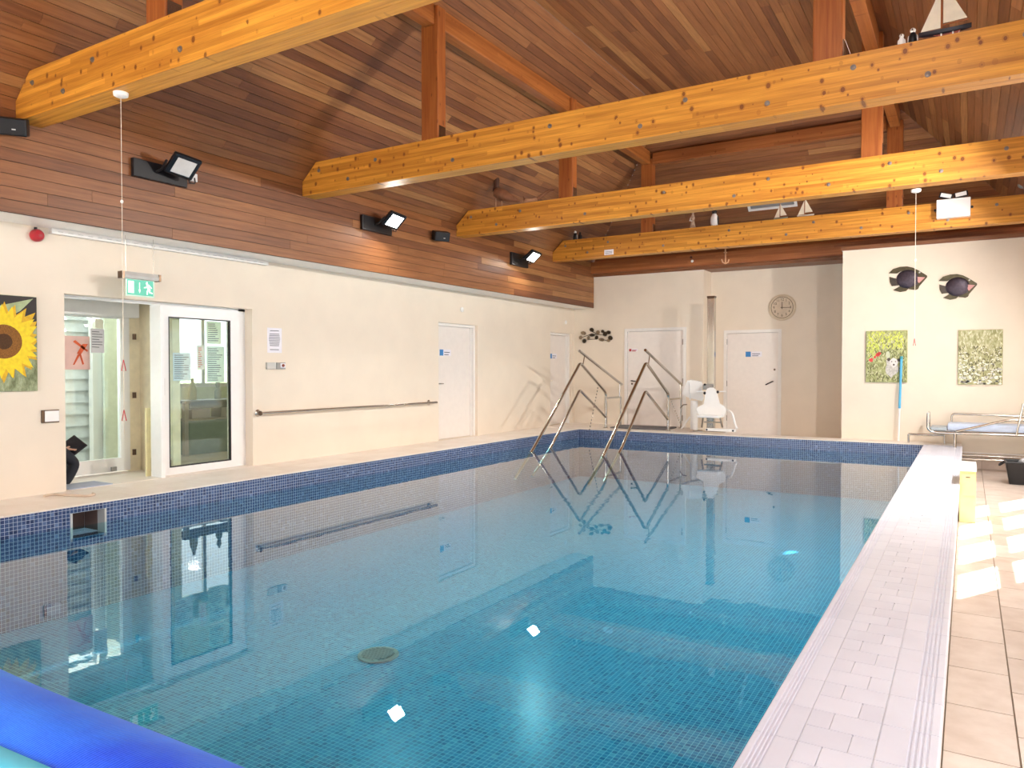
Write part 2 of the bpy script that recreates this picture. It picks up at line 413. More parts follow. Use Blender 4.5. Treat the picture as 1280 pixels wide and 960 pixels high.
o = backing('ceiling', [(XFL, YN, ZTOP+.012), (XFR, YN, ZTOP+.012), (XFR, YFB, ZTOP+.012), (XFL, YFB, ZTOP+.012)], (0, 0, 1), 'flat cedar boarded ceiling between the slopes')
board_field(o, (XFL, 0, ZTOP+.012), (0, 1, 0), (1, 0, 0), (0, 0, -1), XFR-XFL, 28, lambda d: (YN, YFB), M['board_y'])
o = struct(obj('trim_3', MB().box(XBAND-.03, XBAND-.012, YN, YB, ZBAND, ZFOLD+.02), M['gap'], loc=(0, 0, 0)), 'vertical cedar boarded band along the left wall')
board_field(o, (XBAND-.012, 0, ZBAND), (0, 1, 0), (0, 0, 1), (1, 0, 0), ZFOLD-ZBAND, 9, lambda d: (YN, YB), M['board_y'])
o = struct(obj('trim_4', MB().box(XBR+.012, XBR+.03, YN, YPRO, ZBAND, ZFOLD+.02), M['gap'], loc=(0, 0, 0)), 'vertical cedar boarded band above the windows')
board_field(o, (XBR+.012, 0, ZBAND), (0, 1, 0), (0, 0, 1), (-1, 0, 0), ZFOLD-ZBAND, 9, lambda d: (YN, YPRO), M['board_y'])
# timber wall plate over the back wall
struct(obj('trim_5', MB().box(XBAND+.001, XBR, YB-.16, YB+.01, ZPL+.06, ZFOLD-.01), M['purlin_x'], loc=(0, 0, 0)), 'timber wall plate above the back wall')
struct(obj('trim_6', MB().box(XBAND+.001, XPRO, YB-.02, YREC+.2, ZPL, ZPL+.06), M['board_x'], loc=(0, 0, 0)), 'dark timber soffit over the recess')
struct(obj('trim_7', MB().box(XPRO-.02, XR, YPRO-.03, YREC+.2, 3.40, 3.47), M['board_x'], loc=(0, 0, 0)), 'brown capping board on the projecting wall')

# ------------------------------------------------------------------ roof trusses
ZBM0, ZBM1 = 3.5, 3.905
XPOST = (-5.35, -1.06)
BEAMY = (3.48, 6.90, 10.32, 13.74); BW = .22
bl = ['knotty pine tie beam with posts, the one the exit pull cord hangs from', 'knotty pine tie beam with posts, carrying the large model yacht',
      'knotty pine tie beam with posts, carrying the driftwood gull', 'knotty pine tie beam with posts, carrying the twin emergency lamp']
bolts_x = (-7.1, -6.6, -6.15, -5.0, -3.75, -2.75, -2.3, -1.55, -.85, -.3, .35)
for bi, y in enumerate(BEAMY):
    t = thing('roof_truss', bl[bi], 'roof truss', (-3.2, y+BW/2, ZBM0), 'roof trusses')
    ch = (ZBM1-ZFOLD)/SL
    prof = [(XBAND+.002, ZBM0), (XBR-.002, ZBM0), (XBR-.002, ZFOLD-.03), (XBR-ch-.03, ZBM1), (XBAND+ch+.03, ZBM1), (XBAND+.002, ZFOLD-.03)]
    for j, (ya, yb) in enumerate(((y, y+BW/2-.002), (y+BW/2+.002, y+BW))):
        obj('tie_beam', MB().hull([(a, ya, b) for a, b in prof], [(a, yb, b) for a, b in prof]), M['beam'], t)
    for j, xp in enumerate(XPOST):
        zt = ZFOLD+SL*(min(xp-XBAND, XBR-xp))-(.12 if bi < 3 else .24)
        p = obj('post', MB().box(xp-.12, xp+.12, y+.03, y+BW-.03, ZBM1, zt, .012), M['post'], t)
        obj('bracket', MB().box(xp+.121, xp+.128, y+.05, y+BW-.05, ZBM1, ZBM1+.16), M['steel'], p)
    for j, bx_ in enumerate(bolts_x):
        z = ZBM0 + (.12 if j % 2 else .29)
        obj('bolt', MB().lathe((bx_, y, z), [(.024, 0), (.024, .006), (.013, .008), (.013, .018), (.004, .02)], 12, (0, -1, 0)), M['bolt'], t)
zq = ZFOLD+SL*(XPOST[0]-XBAND)
for xp, lab in ((XPOST[0], 'reddish purlin running under the slope beside the floodlights'), (XPOST[1], 'reddish purlin running under the slope beside the windows')):
    for a, b in zip((YN,)+tuple(q+BW-.03 for q in BEAMY), tuple(q+.03 for q in BEAMY)):
        pass
    tag(obj('purlin', MB().box(xp-.075, xp+.075, YN+.01, BEAMY[3]+.02, zq-.34, zq-.10, .01), M['purlin_y']), lab, 'purlin', 'purlins')
tag(obj('purlin', MB().box(XPOST[0]+.125, XPOST[1]-.125, BEAMY[3]+.0, BEAMY[3]+.12, zq-.36, zq-.14, .01), M['purlin_x']), 'reddish purlin running across in front of the back slope', 'purlin', 'purlins')

# ------------------------------------------------------------------ pool shell, water, decks
NY0, NY1, NZ0, NZ1 = onx(88, 650, XPL).y, onx(133, 650, XPL).y, -.30, -.07
mb = MB()
mb.box(XPL-.12, XPL, YPN, NY0, ZBOT, -.012).box(XPL-.12, XPL, NY1, YPF, ZBOT, -.012).box(XPL-.12, XPL, NY0, NY1, ZBOT, NZ0).box(XPL-.12, XPL, NY0, NY1, NZ1, -.012)
struct(obj('wall_pool_left', mb, M['mos_side'], loc=(0, 0, 0)), 'blue mosaic tiled pool wall')
struct(obj('wall_pool_right', MB().box(XPR, XPR+.12, YPN, YPF, ZBOT, -.012), M['mos_side'], loc=(0, 0, 0)))
struct(obj('wall_pool_far', MB().box(XPL-.12, XPR+.12, YPF, YPF+.12, ZBOT, -.012), M['mos_end'], loc=(0, 0, 0)))
struct(obj('wall_pool_near', MB().box(XPL-.12, XPR+.12, YPN-.12, YPN, ZBOT, -.012), M['mos_end'], loc=(0, 0, 0)))
struct(obj('floor_pool', MB().box(XPL-.12, XPR+.12, YPN-.12, YPF+.12, ZBOT-.1, ZBOT), M['mos_floor'], loc=(0, 0, 0)), 'blue mosaic tiled pool floor')
o = obj('pool_water', MB().quad((XPL, YPN, ZW), (XPR, YPN, ZW), (XPR, YPF, ZW), (XPL, YPF, ZW)), M['water'])
o['kind'] = 'stuff'; o['label'] = 'clear still water filling the indoor pool'; o['category'] = 'water'
# skimmer opening
sk = thing('skimmer', 'dark rectangular skimmer opening in the mosaic pool wall', 'skimmer', (XPL-.2, (NY0+NY1)/2, NZ0))
mi = plain('skimmer_inside', '6a5248', .6)
obj('liner', MB().box(XPL-.40, XPL-.38, NY0, NY1, NZ0, NZ1).box(XPL-.38, XPL-.12, NY0-.015, NY0-.002, NZ0, NZ1).box(XPL-.38, XPL-.12, NY1+.002, NY1+.015, NZ0, NZ1).box(XPL-.38, XPL-.12, NY0, NY1, NZ1+.002, NZ1+.015), mi, sk)
for ya in (NY0, NY1-.018): obj('frame_edge', MB().box(XPL-.118, XPL+.004, ya, ya+.018, NZ0, NZ1), M['lgrey'], sk)
# drain
dp = onz(473, 820, ZBOT)
dr = thing('floor_drain', 'round steel slotted drain grille on the pool floor', 'drain', (dp.x, dp.y, ZBOT))
obj('rim', MB().lathe((dp.x, dp.y, ZBOT), [(.14, 0), (.16, .004), (.16, .016), (.135, .018)], 28), M['grey'], dr)
for i in range(-4, 5):
    hw = math.sqrt(max(.0, .125**2-(i*.028)**2))
    obj('slat', MB().box(dp.x-hw, dp.x+hw, dp.y+i*.028-.009, dp.y+i*.028+.009, ZBOT+.018, ZBOT+.024), M['slat'], dr)

# decks at coping level: left, back, near; sunk floor to the right
d = struct(obj('floor_deck_left', MB().box(XL, XPL-.42, YN, YPF+.12, -.6, -.012).box(XPL-.42, XPL-.12, YN, NY0-.02, -.6, -.012).box(XPL-.42, XPL-.12, NY1+.02, YPF+.12, -.6, -.012), M['grout'], loc=(0, 0, 0)), 'beige tiled pool surround along the left wall')
def tiles(parent, x0, x1, y0, y1, nx, ny, z, mat, gap=.004, name='tile', t=.012, stag=0):
    dx, dy = (x1-x0)/nx, (y1-y0)/ny
    for i in range(nx):
        sh = stag*(i % 2)*dy
        for j in range(ny+(1 if sh else 0)):
            a = max(y0, y0+j*dy-sh); b = min(y1, y0+(j+1)*dy-sh)
            unit_box(name, mat, parent, (x0+i*dx+gap/2, a+gap/2, z-t), (dx-gap, 0, 0), (0, b-a-gap, 0), (0, 0, t))
tiles(d, XL, XPL-.13, 2.2, YPF, 2, 30, 0, M['deck'], stag=.5)
tiles(d, XPL-.13, XPL+.012, YPN, YPF, 1, 46, .001, M['deck'], name='nosing_tile', t=.0125)
d = struct(obj('floor_deck_back', MB().box(XL, XJOG, YPF+.121, YB, -.6, -.012).box(XJOG, XCO, YPF+.121, YPRO-.001, -.6, -.012), M['grout'], loc=(0, 0, 0)), 'beige tiled pool surround along the back wall')
tiles(d, XL, XJOG, YPF+.14, YB, 9, 4, 0, M['deck'])
tiles(d, XJOG, XCO, YPF+.14, YPRO, 13, 1, 0, M['deck'])
tiles(d, XPL+.012, XPR, YPF-.012, YPF+.14, 22, 1, .001, M['deck'], name='nosing_tile', t=.0125)
struct(obj('floor_recess', MB().box(XJOG, XPRO, YPRO, YREC, -.6, -.2), M['deck'], loc=(0, 0, 0)))
struct(obj('floor_deck_near', MB().box(XL, XCO, YN, YPN, -.6, 0), M['deck'], loc=(0, 0, 0)))
# right coping: ribbed nosing, two courses of small tiles, ribbed outer nosing
cp = struct(obj('pool_coping', MB().box(XPR+.12, XCO-.012, YPN, YPF, -.6, -.006).box(XPR, XPR+.12, YPN, YPF, -.012, -.006), M['grout'], loc=(0, 0, 0)), 'white tiled raised coping beside the stone floor')
def nosing_mesh(ribs_in):
    t = MB(); w_ = .134; pts = []
    # profile across (x) and height (z): ribs near the edge
    rib0 = .018; pr = [(-.012, -.03), (-.012, -.006), (-.006, 0)]
    x = .012
    for i in range(4):
        pr += [(x, 0), (x+.003, -.005), (x+.006, -.005), (x+.009, 0)]; x += .0135
    pr += [(w_-.003, 0), (w_-.003, -.012), (0, -.012), (0, -.03)]
    t.hull([(a, 0, b) for a, b in pr], [(a, 1, b) for a, b in pr])
    bmesh.ops.recalc_face_normals(t.bm, faces=t.bm.faces[:])
    me = bpy.data.meshes.new('nosing_tile'); t.bm.to_mesh(me); t.bm.free(); me.materials.append(M['cop']); return me
nm = nosing_mesh(True); L = .283; ny = int(round((YPF-YPN)/L)); L = (YPF-YPN)/ny
for j in range(ny):
    for side in (0, 1):
        o = bpy.data.objects.new('nosing_tile', nm); COL.objects.link(o); o.parent = cp
        y0 = YPN+j*L
        if side == 0: o.matrix_local = Matrix.Translation((XPR, y0+.0015, 0)) @ Matrix.Diagonal((1, L-.003, 1, 1))
        else: o.matrix_local = Matrix.Translation((XCO, y0+L-.0015, 0)) @ Matrix.Diagonal((-1.25, -(L-.003), 1, 1))
x0, x1 = XPR+.134, XCO-.1675
for j in range(ny*2):
    y0 = YPN+j*L/2; third = (x1-x0)/3; s = x0+third*(1 if j % 2 else 2)
    for a, b in ((x0, s), (s, x1)):
        unit_box('tile', M['cop'], cp, (a+.002, y0+.0015, -.012), (b-a-.004, 0, 0), (0, L/2-.003, 0), (0, 0, .012))
struct(obj('trim_8', MB().box(XCO-.012, XCO-.002, YPN, YPF, ZFL, -.03), M['white'], loc=(0, 0, 0)), 'white outer face of the raised coping')
# sunk stone floor
fl = struct(obj('floor', MB().box(XCO-.01, XR, YN, YPRO, ZFL-.1, ZFL-.008), M['joint'], loc=(0, 0, 0)), 'stone tiled floor beside the raised coping')
for ci, (a, b, sh) in enumerate(((XCO, .207, 0), (.207, .757, .31), (.757, 1.307, 0), (1.307, XR, .31))):
    y = 1.0+sh
    yy = [YN]+[q for q in [y-.55*k_ for k_ in range(6, 0, -1)] if q > YN]
    while y < YPRO: yy.append(y); y += .55
    yy.append(YPRO)
    for q, r in zip(yy, yy[1:]):
        if r-q > .02: unit_box('tile', M['stone'], fl, (a+.004, q+.004, ZFL-.008), (b-a-.008, 0, 0), (0, r-q-.008, 0), (0, 0, .008))
# tiled skirting at the foot of the projecting wall
bb = struct(obj('baseboard_back', MB().box(XCO, XR, YPRO-.012, YPRO, ZFL, -.15), M['joint'], loc=(0, 0, 0)))
xx = [XCO, .207, .757, 1.307, XR]
for a, b in zip(xx, xx[1:]): unit_box('tile', M['stone'], bb, (a+.003, YPRO-.022, ZFL+.004), (b-a-.006, 0, 0), (0, .010, 0), (0, 0, .262))
unit_box('capping', M['white'], bb, (XCO, YPRO-.026, -.15), (XR-XCO, 0, 0), (0, .026, 0), (0, 0, .014))

# ------------------------------------------------------------------ left doorway: patio frame, glazed panel, lobby beyond
def frame_yz(x0, x1, y0, y1, z0, z1, w_, wb=None):
    wb = wb or w_
    return MB().box(x0, x1, y0, y0+w_, z0, z1).box(x0, x1, y1-w_, y1, z0, z1).box(x0, x1, y0+w_, y1-w_, z0, z0+wb).box(x0, x1, y0+w_, y1-w_, z1-w_, z1)
XF = -8.06
ya, yb = onx(197, 480, XF).y, 6.40
wn = struct(obj('window_1', frame_yz(XF-.05, XF+.02, ya, yb, 0, 2.0, .13, .09), M['upvc'], loc=(0, 0, 0)), 'white framed glazed sliding panel beside the lobby opening')
obj('pane', MB().box(XF-.02, XF-.014, ya+.13, yb-.13, .09, 1.87), M['glass'], wn)
obj('gasket', frame_yz(XF-.012, XF+.022, ya+.13, yb-.125, .09, 1.875, .014), M['black'], wn)
obj('handle', MB().tube(fillet([(XF+.02, ya+.05, .95), (XF+.05, ya+.05, .95), (XF+.05, ya+.05, 1.15), (XF+.02, ya+.05, 1.15)], .02), .008), M['lgrey'], wn)
struct(obj('trim_9', MB().box(XF-.05, XF+.02, yb, 6.5, 0, 2.03).box(XF-.05, XF+.02, 4.15, 6.5, 2.0, 2.03).box(XF-.06, XL-.02, ya-.05, ya-.005, 0, 2.0), M['upvc'], loc=(0, 0, 0)), 'white door lining of the lobby opening')
# lobby shell
LOB = plain('lobby_cream', 'efe3c6', .6); GRN = plain('pale_green_wall', 'e4ead0', .6)
XO = -8.80
struct(obj('floor_lobby', MB().box(-11.3, XL-.25, 2.6, 9.6, -.3, 0).box(XL-.26, XL-.001, 4.152, 6.498, -.3, .004), M['deck'], loc=(0, 0, 0)))
YP = onx(178, 480, XO+.05).y
struct(obj('wall_lobby_partition', MB().box(XO-.08, XF-.08, YP, YP+.10, 0, 2.5).hull([(XO-.08, YP+.1, 0), (XO, YP+.1, 0), (XO, 5.86, 0), (XO-.08, 5.9, 0)], [(XO-.08, YP+.1, 2.5), (XO, YP+.1, 2.5), (XO, 5.86, 2.5), (XO-.08, 5.9, 2.5)]).hull([(XO-.08, 5.9, 0), (XO, 5.86, 0), (-11.25, 7.28, 0), (-11.3, 7.2, 0)], [(XO-.08, 5.9, 2.5), (XO, 5.86, 2.5), (-11.25, 7.28, 2.5), (-11.3, 7.2, 2.5)]), LOB, loc=(0, 0, 0)))
struct(obj('wall_lobby_near', MB().box(XO, XL-.25, 2.6, 2.7, 0, 2.5), LOB, loc=(0, 0, 0)))
struct(obj('ceiling_lobby', MB().box(XO-.08, XL-.25, 2.6, 9.6, 2.5, 2.58).box(-11.3, XO-.081, 6.6, 9.6, 2.5, 2.58), M['white'], loc=(0, 0, 0)))
struct(obj('wall_lobby_room_side', MB().box(-11.2, XL-.25, 9.5, 9.6, 0, 2.5), GRN, loc=(0, 0, 0)))
wr = wall_cols('wall_lobby_room', GRN, -11.3, -11.2, 7.3, 9.5, 0, 2.5, [(7.4, 9.0, .95, 2.25)], 'y')
struct(obj('window_20', frame_yz(-11.27, -11.22, 7.4, 9.0, .95, 2.25, .07).box(-11.27, -11.22, 8.17, 8.23, 1.02, 2.18), M['upvc'], loc=(0, 0, 0)))
# outer glazed door with header
y1 = onx(161, 480, XO).y; y0 = 3.25
dd = struct(obj('door_1', frame_yz(XO-.05, XO+.02, y0, y1, .02, 1.98, .115, .16), M['upvc'], loc=(0, 0, 0)), 'white framed outer glass door at the back of the lobby')
obj('pane', MB().box(XO-.02, XO-.014, y0+.115, y1-.115, .18, 1.865), M['glass'], dd)
hb = onx(120, 372, XO+.06).z
obj('header_box', MB().box(XO+.021, XO+.14, y0-.3, onx(172, 380, XO+.1).y, 1.88, 2.12, .01), M['upvc'], dd)
obj('door_stop', MB().box(XO+.021, XO+.05, y1-.25, y1-.19, .03, .08), M['grey'], dd)
for v in (421, 494, 565):
    p = onx(168, v, XO+.05); obj('hinge', MB().cyl(p-Vector((0, 0, .035)), p+Vector((0, 0, .035)), .022, 12), M['dsteel'], dd)
struct(obj('wall_lobby_outer', MB().box(XO-.08, XO-.0, y1+.001, YP, 0, 2.5).box(XO-.08, XO, 2.6, y0-.001, 0, 2.5).box(XO-.08, XO, y0, y1, 2.12, 2.5), LOB, loc=(0, 0, 0)))
struct(obj('baseboard_lobby', MB().box(XO+.16, XF-.12, YP-.02, YP-.001, 0, .16), plain('fluted_skirting', 'b9a68e', .6), loc=(0, 0, 0)))
# exterior clapboard wall seen through the outer door
CLAP = plain('grey_white_clapboard', 'cfd4d6', .6)
cw = struct(obj('wall_outside', MB().box(-10.45, -10.40, 1.5, 6.66, 0, 2.9), CLAP, loc=(0, 0, 0)), 'pale horizontal clapboard wall outside the lobby door')
for i in range(18):
    z = .002+i*.160
    obj('clapboard', MB().hull([(-10.40, 1.5, z), (-10.345, 1.5, z), (-10.39, 1.5, z+.16), (-10.40, 1.5, z+.16)], [(-10.40, 6.66, z), (-10.345, 6.66, z), (-10.39, 6.66, z+.16), (-10.40, 6.66, z+.16)]), CLAP, cw)
p = onx(116, 500, -10.2); q = onx(128, 500, -10.2)
tag(obj('porch_post', MB().box(-10.3, -10.2, p.y, q.y, 0, 2.4, .006), M['upvc']), 'white square porch post in front of the clapboard wall', 'post')
p = onx(131, 500, -10.0); q = onx(148, 500, -10.0)
tag(obj('privacy_screen', MB().box(-10.05, -10.0, p.y, q.y, 0, 2.3, .006), plain('sage_panel', 'c9cfc0', .5)), 'tall sage grey screen beside the white porch post', 'screen')
struct(obj('ground_outside', MB().box(-16, -10.9, -2, 14, -.4, -.2).box(-10.9, -8.9, -2, 2.59, -.4, -.2), plain('pale_paving', 'cfcac2', .8), loc=(0, 0, 0)))
hedge = plain('bright_hedge', 'b9c9a0', .9, var=.5, scale=18, bump=.6)
tag(obj('garden_hedge', MB().box(-13.2, -12.6, 7.2, 13, -.2, 1.35, .08), hedge), 'pale green clipped hedge outside the lobby room window', 'hedge')
# printed sheet with orange-red crossed figure, on the outer door glass
def sheet_x(name, label, u0, v0, u1, v1, x, mat, N=(1, 0, 0), t=.002):
    pts = [onx(u0, v0, x), onx(u1, v0, x), onx(u1, v1, x), onx(u0, v1, x)]
    z0 = (pts[0].z+pts[1].z)/2; z1 = (pts[2].z+pts[3].z)/2
    pts = [Vector((x, pts[0].y, z0)), Vector((x, pts[1].y, z0)), Vector((x, pts[1].y, z1)), Vector((x, pts[0].y, z1))]
    e = thing(name, label, 'notice', (x, (pts[0].y+pts[1].y)/2, z1)); obj('sheet', MB().plate(pts, N, t), mat, e); return e, pts
PK = plain('pink_print', 'f3c9c0', .7, var=.12, scale=5); OR = plain('orange_red_print', 'e8663c', .7)
e, q = sheet_x('door_notice', 'pink sheet with orange crossed figure on outer door', 80, 420, 112, 462, XO-.012, PK)
def poly_px(mb, pts, x, t=.0015):
    mb.plate([onx(a, b, x) for a, b in pts], (1, 0, 0), t); return mb
mb = MB()
for pts in ([(96, 442), (103, 430), (110, 430), (101, 443)], [(91, 427), (94, 425), (110, 438), (109, 440)], [(97, 443), (101, 442), (93, 456), (91, 456)], [(99, 443), (101, 442), (105, 455), (103, 456)]): poly_px(mb, pts, XO-.009)
obj('figure', mb, OR, e)['kind'] = 'stuff'
e, q = sheet_x('text_notice', 'white text sheet taped on outer lobby door glass', 113, 411, 130, 441, XO-.012, M['paper'])
mb = MB()
for i in range(7): poly_px(mb, [(115, 414+i*3.2), (128 if i % 3 else 124, 414.6+i*3.2), (128 if i % 3 else 124, 415.3+i*3.2), (115, 414.7+i*3.2)], XO-.009)
obj('text_lines', mb, M['text'], e)['kind'] = 'stuff'
tag(obj('blank_notice', MB().plate([onx(119, 398, XO-.012), onx(129, 400, XO-.012), onx(129, 411, XO-.012), onx(119, 410, XO-.012)], (1, 0, 0), .002), plain('cream_paper', 'fffbe6', .7)), 'small blank cream paper at top of outer door', 'notice')
# notices inside the sliding panel glass
for k_, (u0, v0, u1, v1, c_, lab) in enumerate(((216, 441, 238, 476, 'dfe6f0', 'bluish text sheet stuck on the sliding glass panel'), (246, 432, 255, 462, 'f4e4dc', 'narrow sheet with red heading on sliding glass panel'), (258, 433, 280, 478, 'e8eee2', 'pale green text sheet on the sliding glass panel'), (258, 402, 276, 430, 'f1f2dc', 'cream ruled sheet high on the sliding glass panel'))):
    e, q = sheet_x('glass_notice', lab, u0, v0, u1, v1, XF-.030, plain('notice_paper_%d' % k_, c_, .8))
    mb = MB(); n_ = int((v1-v0)/2.6)
    for i in range(1, n_):
        vv = v0+i*2.6; ue = u1-2-(R.random()*.35)*(u1-u0); poly_px(mb, [(u0+2, vv), (ue, vv+.05), (ue, vv+.9), (u0+2, vv+.85)], XF-.027)
    obj('text_lines', mb, OR if k_ == 1 else M['text'], e)['kind'] = 'stuff'
# furniture in the room behind the glass
SG = plain('sage_grey_laminate', 'a3b2a6', .4); DK = plain('dark_grey_laminate', '8d9288', .5)
xt = -9.6
p0, p1 = onx(222, 514, xt), onx(291, 508, xt); zt = .80
tb = thing('side_table', 'grey side table behind the sliding glass panel', 'table', (xt, (p0.y+p1.y)/2, 0))
obj('table_top', MB().box(xt-.4, xt+.02, p0.y+.10, p1.y+.25, zt-.04, zt, .006), DK, tb)
obj('apron', MB().box(xt-.02, xt, p0.y+.19, p1.y+.16, zt-.12, zt-.04), DK, tb)
for yy in (p0.y+.12, p1.y+.18):
    for x_ in (xt-.07, xt-.38): obj('leg', MB().box(x_, x_+.06, yy, yy+.06, 0, zt-.04), M['lgrey'], tb)
cb = thing('low_cabinet', 'sage grey low cabinet standing under the side table', 'cabinet', (xt-.25, (p0.y+p1.y)/2+.1, 0))
obj('body', MB().box(xt-.36, xt-.08, p0.y+.2, p1.y+.1, 0, .50, .008), SG, cb)
obj('worktop', MB().box(xt-.37, xt-.075, p0.y+.19, p1.y+.12, .50, .53), M['lgrey'], cb)
obj('door_panel', MB().box(xt-.08, xt-.073, p0.y+.24, p1.y+.06, .04, .47), SG, cb)
tag(obj('storage_box', MB().box(xt-.34, xt-.1, p0.y+.30, p0.y+.62, .531, .66, .008), M['paper']), 'white box on the low cabinet under side table', 'box')
tag(obj('storage_box', MB().box(xt-.34, xt-.1, p0.y+.80, p0.y+.90, .531, .68, .008), M['lgrey']), 'narrow grey box on low cabinet under the table', 'box')
tag(obj('bottle', MB().lathe((xt-.25, p0.y+.42, zt), [(.055, 0), (.06, .02), (.06, .15), (.03, .24), (.022, .27), (.022, .32)], 16), plain('yellow_bottle', 'd9d39a', .3), smooth=True), 'pale yellow bottle standing on the grey side table', 'bottle')
tag(obj('bottle', MB().lathe((xt-.25, p0.y+.86, zt), [(.05, 0), (.05, .12), (.02, .17), (.04, .22), (.015, .30)], 16), plain('grey_bottle', 'aeb8a0', .3), smooth=True), 'slim grey green bottle on the grey side table', 'bottle')
p = onx(182, 605, -8.1); 
tag(obj('edge_board', MB().box(-8.22, -8.19, onx(183, 600, -8.2).y, onx(188.5, 600, -8.2).y, 0, onx(186, 510, -8.2).z, .003), plain('pale_yellow_board', 'f0e3b0', .5)), 'narrow pale yellow board standing beside the sliding panel frame', 'board')
tag(obj('door_mat', MB().box(-8.30, -7.93, 4.2, 4.66, 0, .012, .004), plain('blue_grey_mat', 'b4bccf', .9, bump=.3)), 'blue grey mat on the lobby floor', 'mat')
tag(obj('rope', MB().tube(fillet([onz(55, 620, .012), onz(66, 617.5, .012), onz(84, 619, .012), onz(110, 620, .012), onz(119, 617.8, .012), onz(116, 616.8, .012)], .1), .012, 8), plain('pale_rope', 'd8c3ae', .8), smooth=True), 'pale cord lying on deck outside the lobby opening', 'cord')

# ------------------------------------------------------------------ seated person in the lobby (knee, hand and tablet show)
kn = onx(91, 572, -8.47); tabp = onx(90.5, 559, -8.47)
SKIN = plain('skin', 'b98a72', .5); DARK = plain('dark_trousers', '23262f', .8); TOP = plain('dark_top', '2d2a33', .8); HAIR = plain('dark_hair', '2a1d16', .6)
PX = -8.47
def skin_mesh(name, nodes, edges, mat, parent, sub=2):
    off = root_loc(parent) if parent else Vector()
    me = bpy.data.meshes.new(name); me.from_pydata([Vector(n[0])-off for n in nodes], edges, [])
    o = bpy.data.objects.new(name, me); COL.objects.link(o); o.parent = parent
    sm = o.modifiers.new('skin', 'SKIN'); sm.use_smooth_shade = True
    for i, n in enumerate(nodes):
        me.skin_vertices[0].data[i].radius = (n[1], n[1]*(n[2] if len(n) > 2 else 1)); 
    me.skin_vertices[0].data[0].use_root = True
    o.modifiers.new('sub', 'SUBSURF').levels = sub; o.modifiers['sub'].render_levels = sub
    me.materials.append(mat); return o
pe = thing('person', 'seated person in dark clothes holding a black tablet', 'person', (PX, 3.75, 0))
hipy, seat = kn.y-.50, .50; zk = kn.z-.05
N = [((PX, hipy, seat+.08), .13), ((PX, hipy-.03, seat+.28), .13), ((PX, hipy-.02, seat+.46), .15), ((PX, hipy, seat+.60), .07), ((PX, hipy+.02, seat+.68), .055)]
ed = [(0, 1), (1, 2), (2, 3), (3, 4)]
for s in (-1, 1):
    i = len(N); N += [((PX+s*.10, hipy+.03, seat+.07), .10), ((PX+s*.11, hipy+.26, (seat+.07+zk)/2), .085), ((PX+s*.11, kn.y-.03, zk), .065), ((PX+s*.11, kn.y-.15, zk-.22), .055), ((PX+s*.11, kn.y-.30, .09), .042), ((PX+s*.11, kn.y-.30, .05), .045), ((PX+s*.115, kn.y-.17, .035), .035)]
    ed += [(0, i)]+[(i+j, i+j+1) for j in range(6)]
skin_mesh('body', N, ed, DARK, pe)
tc = Vector((PX, tabp.y-.03, tabp.z))
N = [((PX, hipy-.02, seat+.44), .14), ((PX, hipy-.02, seat+.52), .13)]; ed = [(0, 1)]
for s in (-1, 1):
    i = len(N); el = Vector((PX+s*.25, hipy+.10, seat+.20)); wr_ = tc+Vector((s*.10, -.14, -.02))
    N += [((PX+s*.18, hipy-.02, seat+.52), .065), (tuple(el), .048), (tuple(wr_), .032)]; ed += [(1, i), (i, i+1), (i+1, i+2)]
skin_mesh('jumper', N, ed, TOP, pe)
hd = obj('head', MB().ball((PX, hipy+.06, seat+.83), (.075, .095, .115)).ball((PX, hipy+.155, seat+.82), (.014, .018, .022)).ball((PX+.075, hipy+.05, seat+.82), (.012, .02, .03)).ball((PX-.075, hipy+.05, seat+.82), (.012, .02, .03)), SKIN, pe, smooth=True)
hd['kind'] = 'stuff'
obj('hair', MB().ball((PX, hipy+.04, seat+.86), (.083, .10, .10)), HAIR, pe, smooth=True)
for s in (-1, 1):
    w0 = tc+Vector((s*.10, -.14, -.02)); pm = tc+Vector((s*.075, -.06, -.012)); N = [(tuple(w0), .026), (tuple(pm), .032, .5), (tuple(pm+Vector((0, .03, 0))), .034, .4)]; ed = [(0, 1), (1, 2)]
    for j in range(4):
        b = pm+Vector((s*(.02-.017*j), .055, -.008)); i = len(N)
        N += [(tuple(b), .0095), (tuple(b+Vector((-s*.012, .028, -.004))), .009), (tuple(b+Vector((-s*.03, .04-.004*j, .0))), .008)]; ed += [(2, i), (i, i+1), (i+1, i+2)]
    i = len(N); N += [(tuple(pm+Vector((-s*.028, .005, .014))), .011), (tuple(pm+Vector((-s*.045, .03, .022))), .010), (tuple(pm+Vector((-s*.05, .05, .022))), .009)]; ed += [(1, i), (i, i+1), (i+1, i+2)]
    skin_mesh('hand', N, ed, SKIN, pe, 1)
tb = thing('tablet', 'black cased tablet held by the seated person', 'tablet', tuple(tc))
Mt = Matrix.Rotation(math.radians(34), 3, 'X') @ Matrix.Rotation(math.radians(48), 3, 'Y')
obj('case', MB().obox(tc+Vector((0, .02, .0)), (.19, .25, .016), Mt, .004), M['black'], tb)
obj('screen', MB().obox(tc+Vector((0, .02, .0))+Mt @ Vector((0, 0, .009)), (.165, .22, .002), Mt), plain('dark_screen', '26262c', .25), tb)
ch = thing('chair', 'plain chair under the seated person in the lobby', 'chair', (PX, hipy, 0))
obj('seat', MB().box(PX-.22, PX+.22, hipy-.2, hipy+.24, seat-.10, seat-.055, .01), DK, ch)
obj('backrest', MB().box(PX-.21, PX+.21, hipy-.25, hipy-.215, seat+.05, seat+.42, .01), DK, ch)
for sx in (-1, 1):
    for yy in (hipy-.22, hipy+.20): obj('leg', MB().cyl((PX+sx*.19, yy, 0), (PX+sx*.19, yy, seat-.10 if yy > hipy else seat+.3), .014, 10), M['steel'], ch)

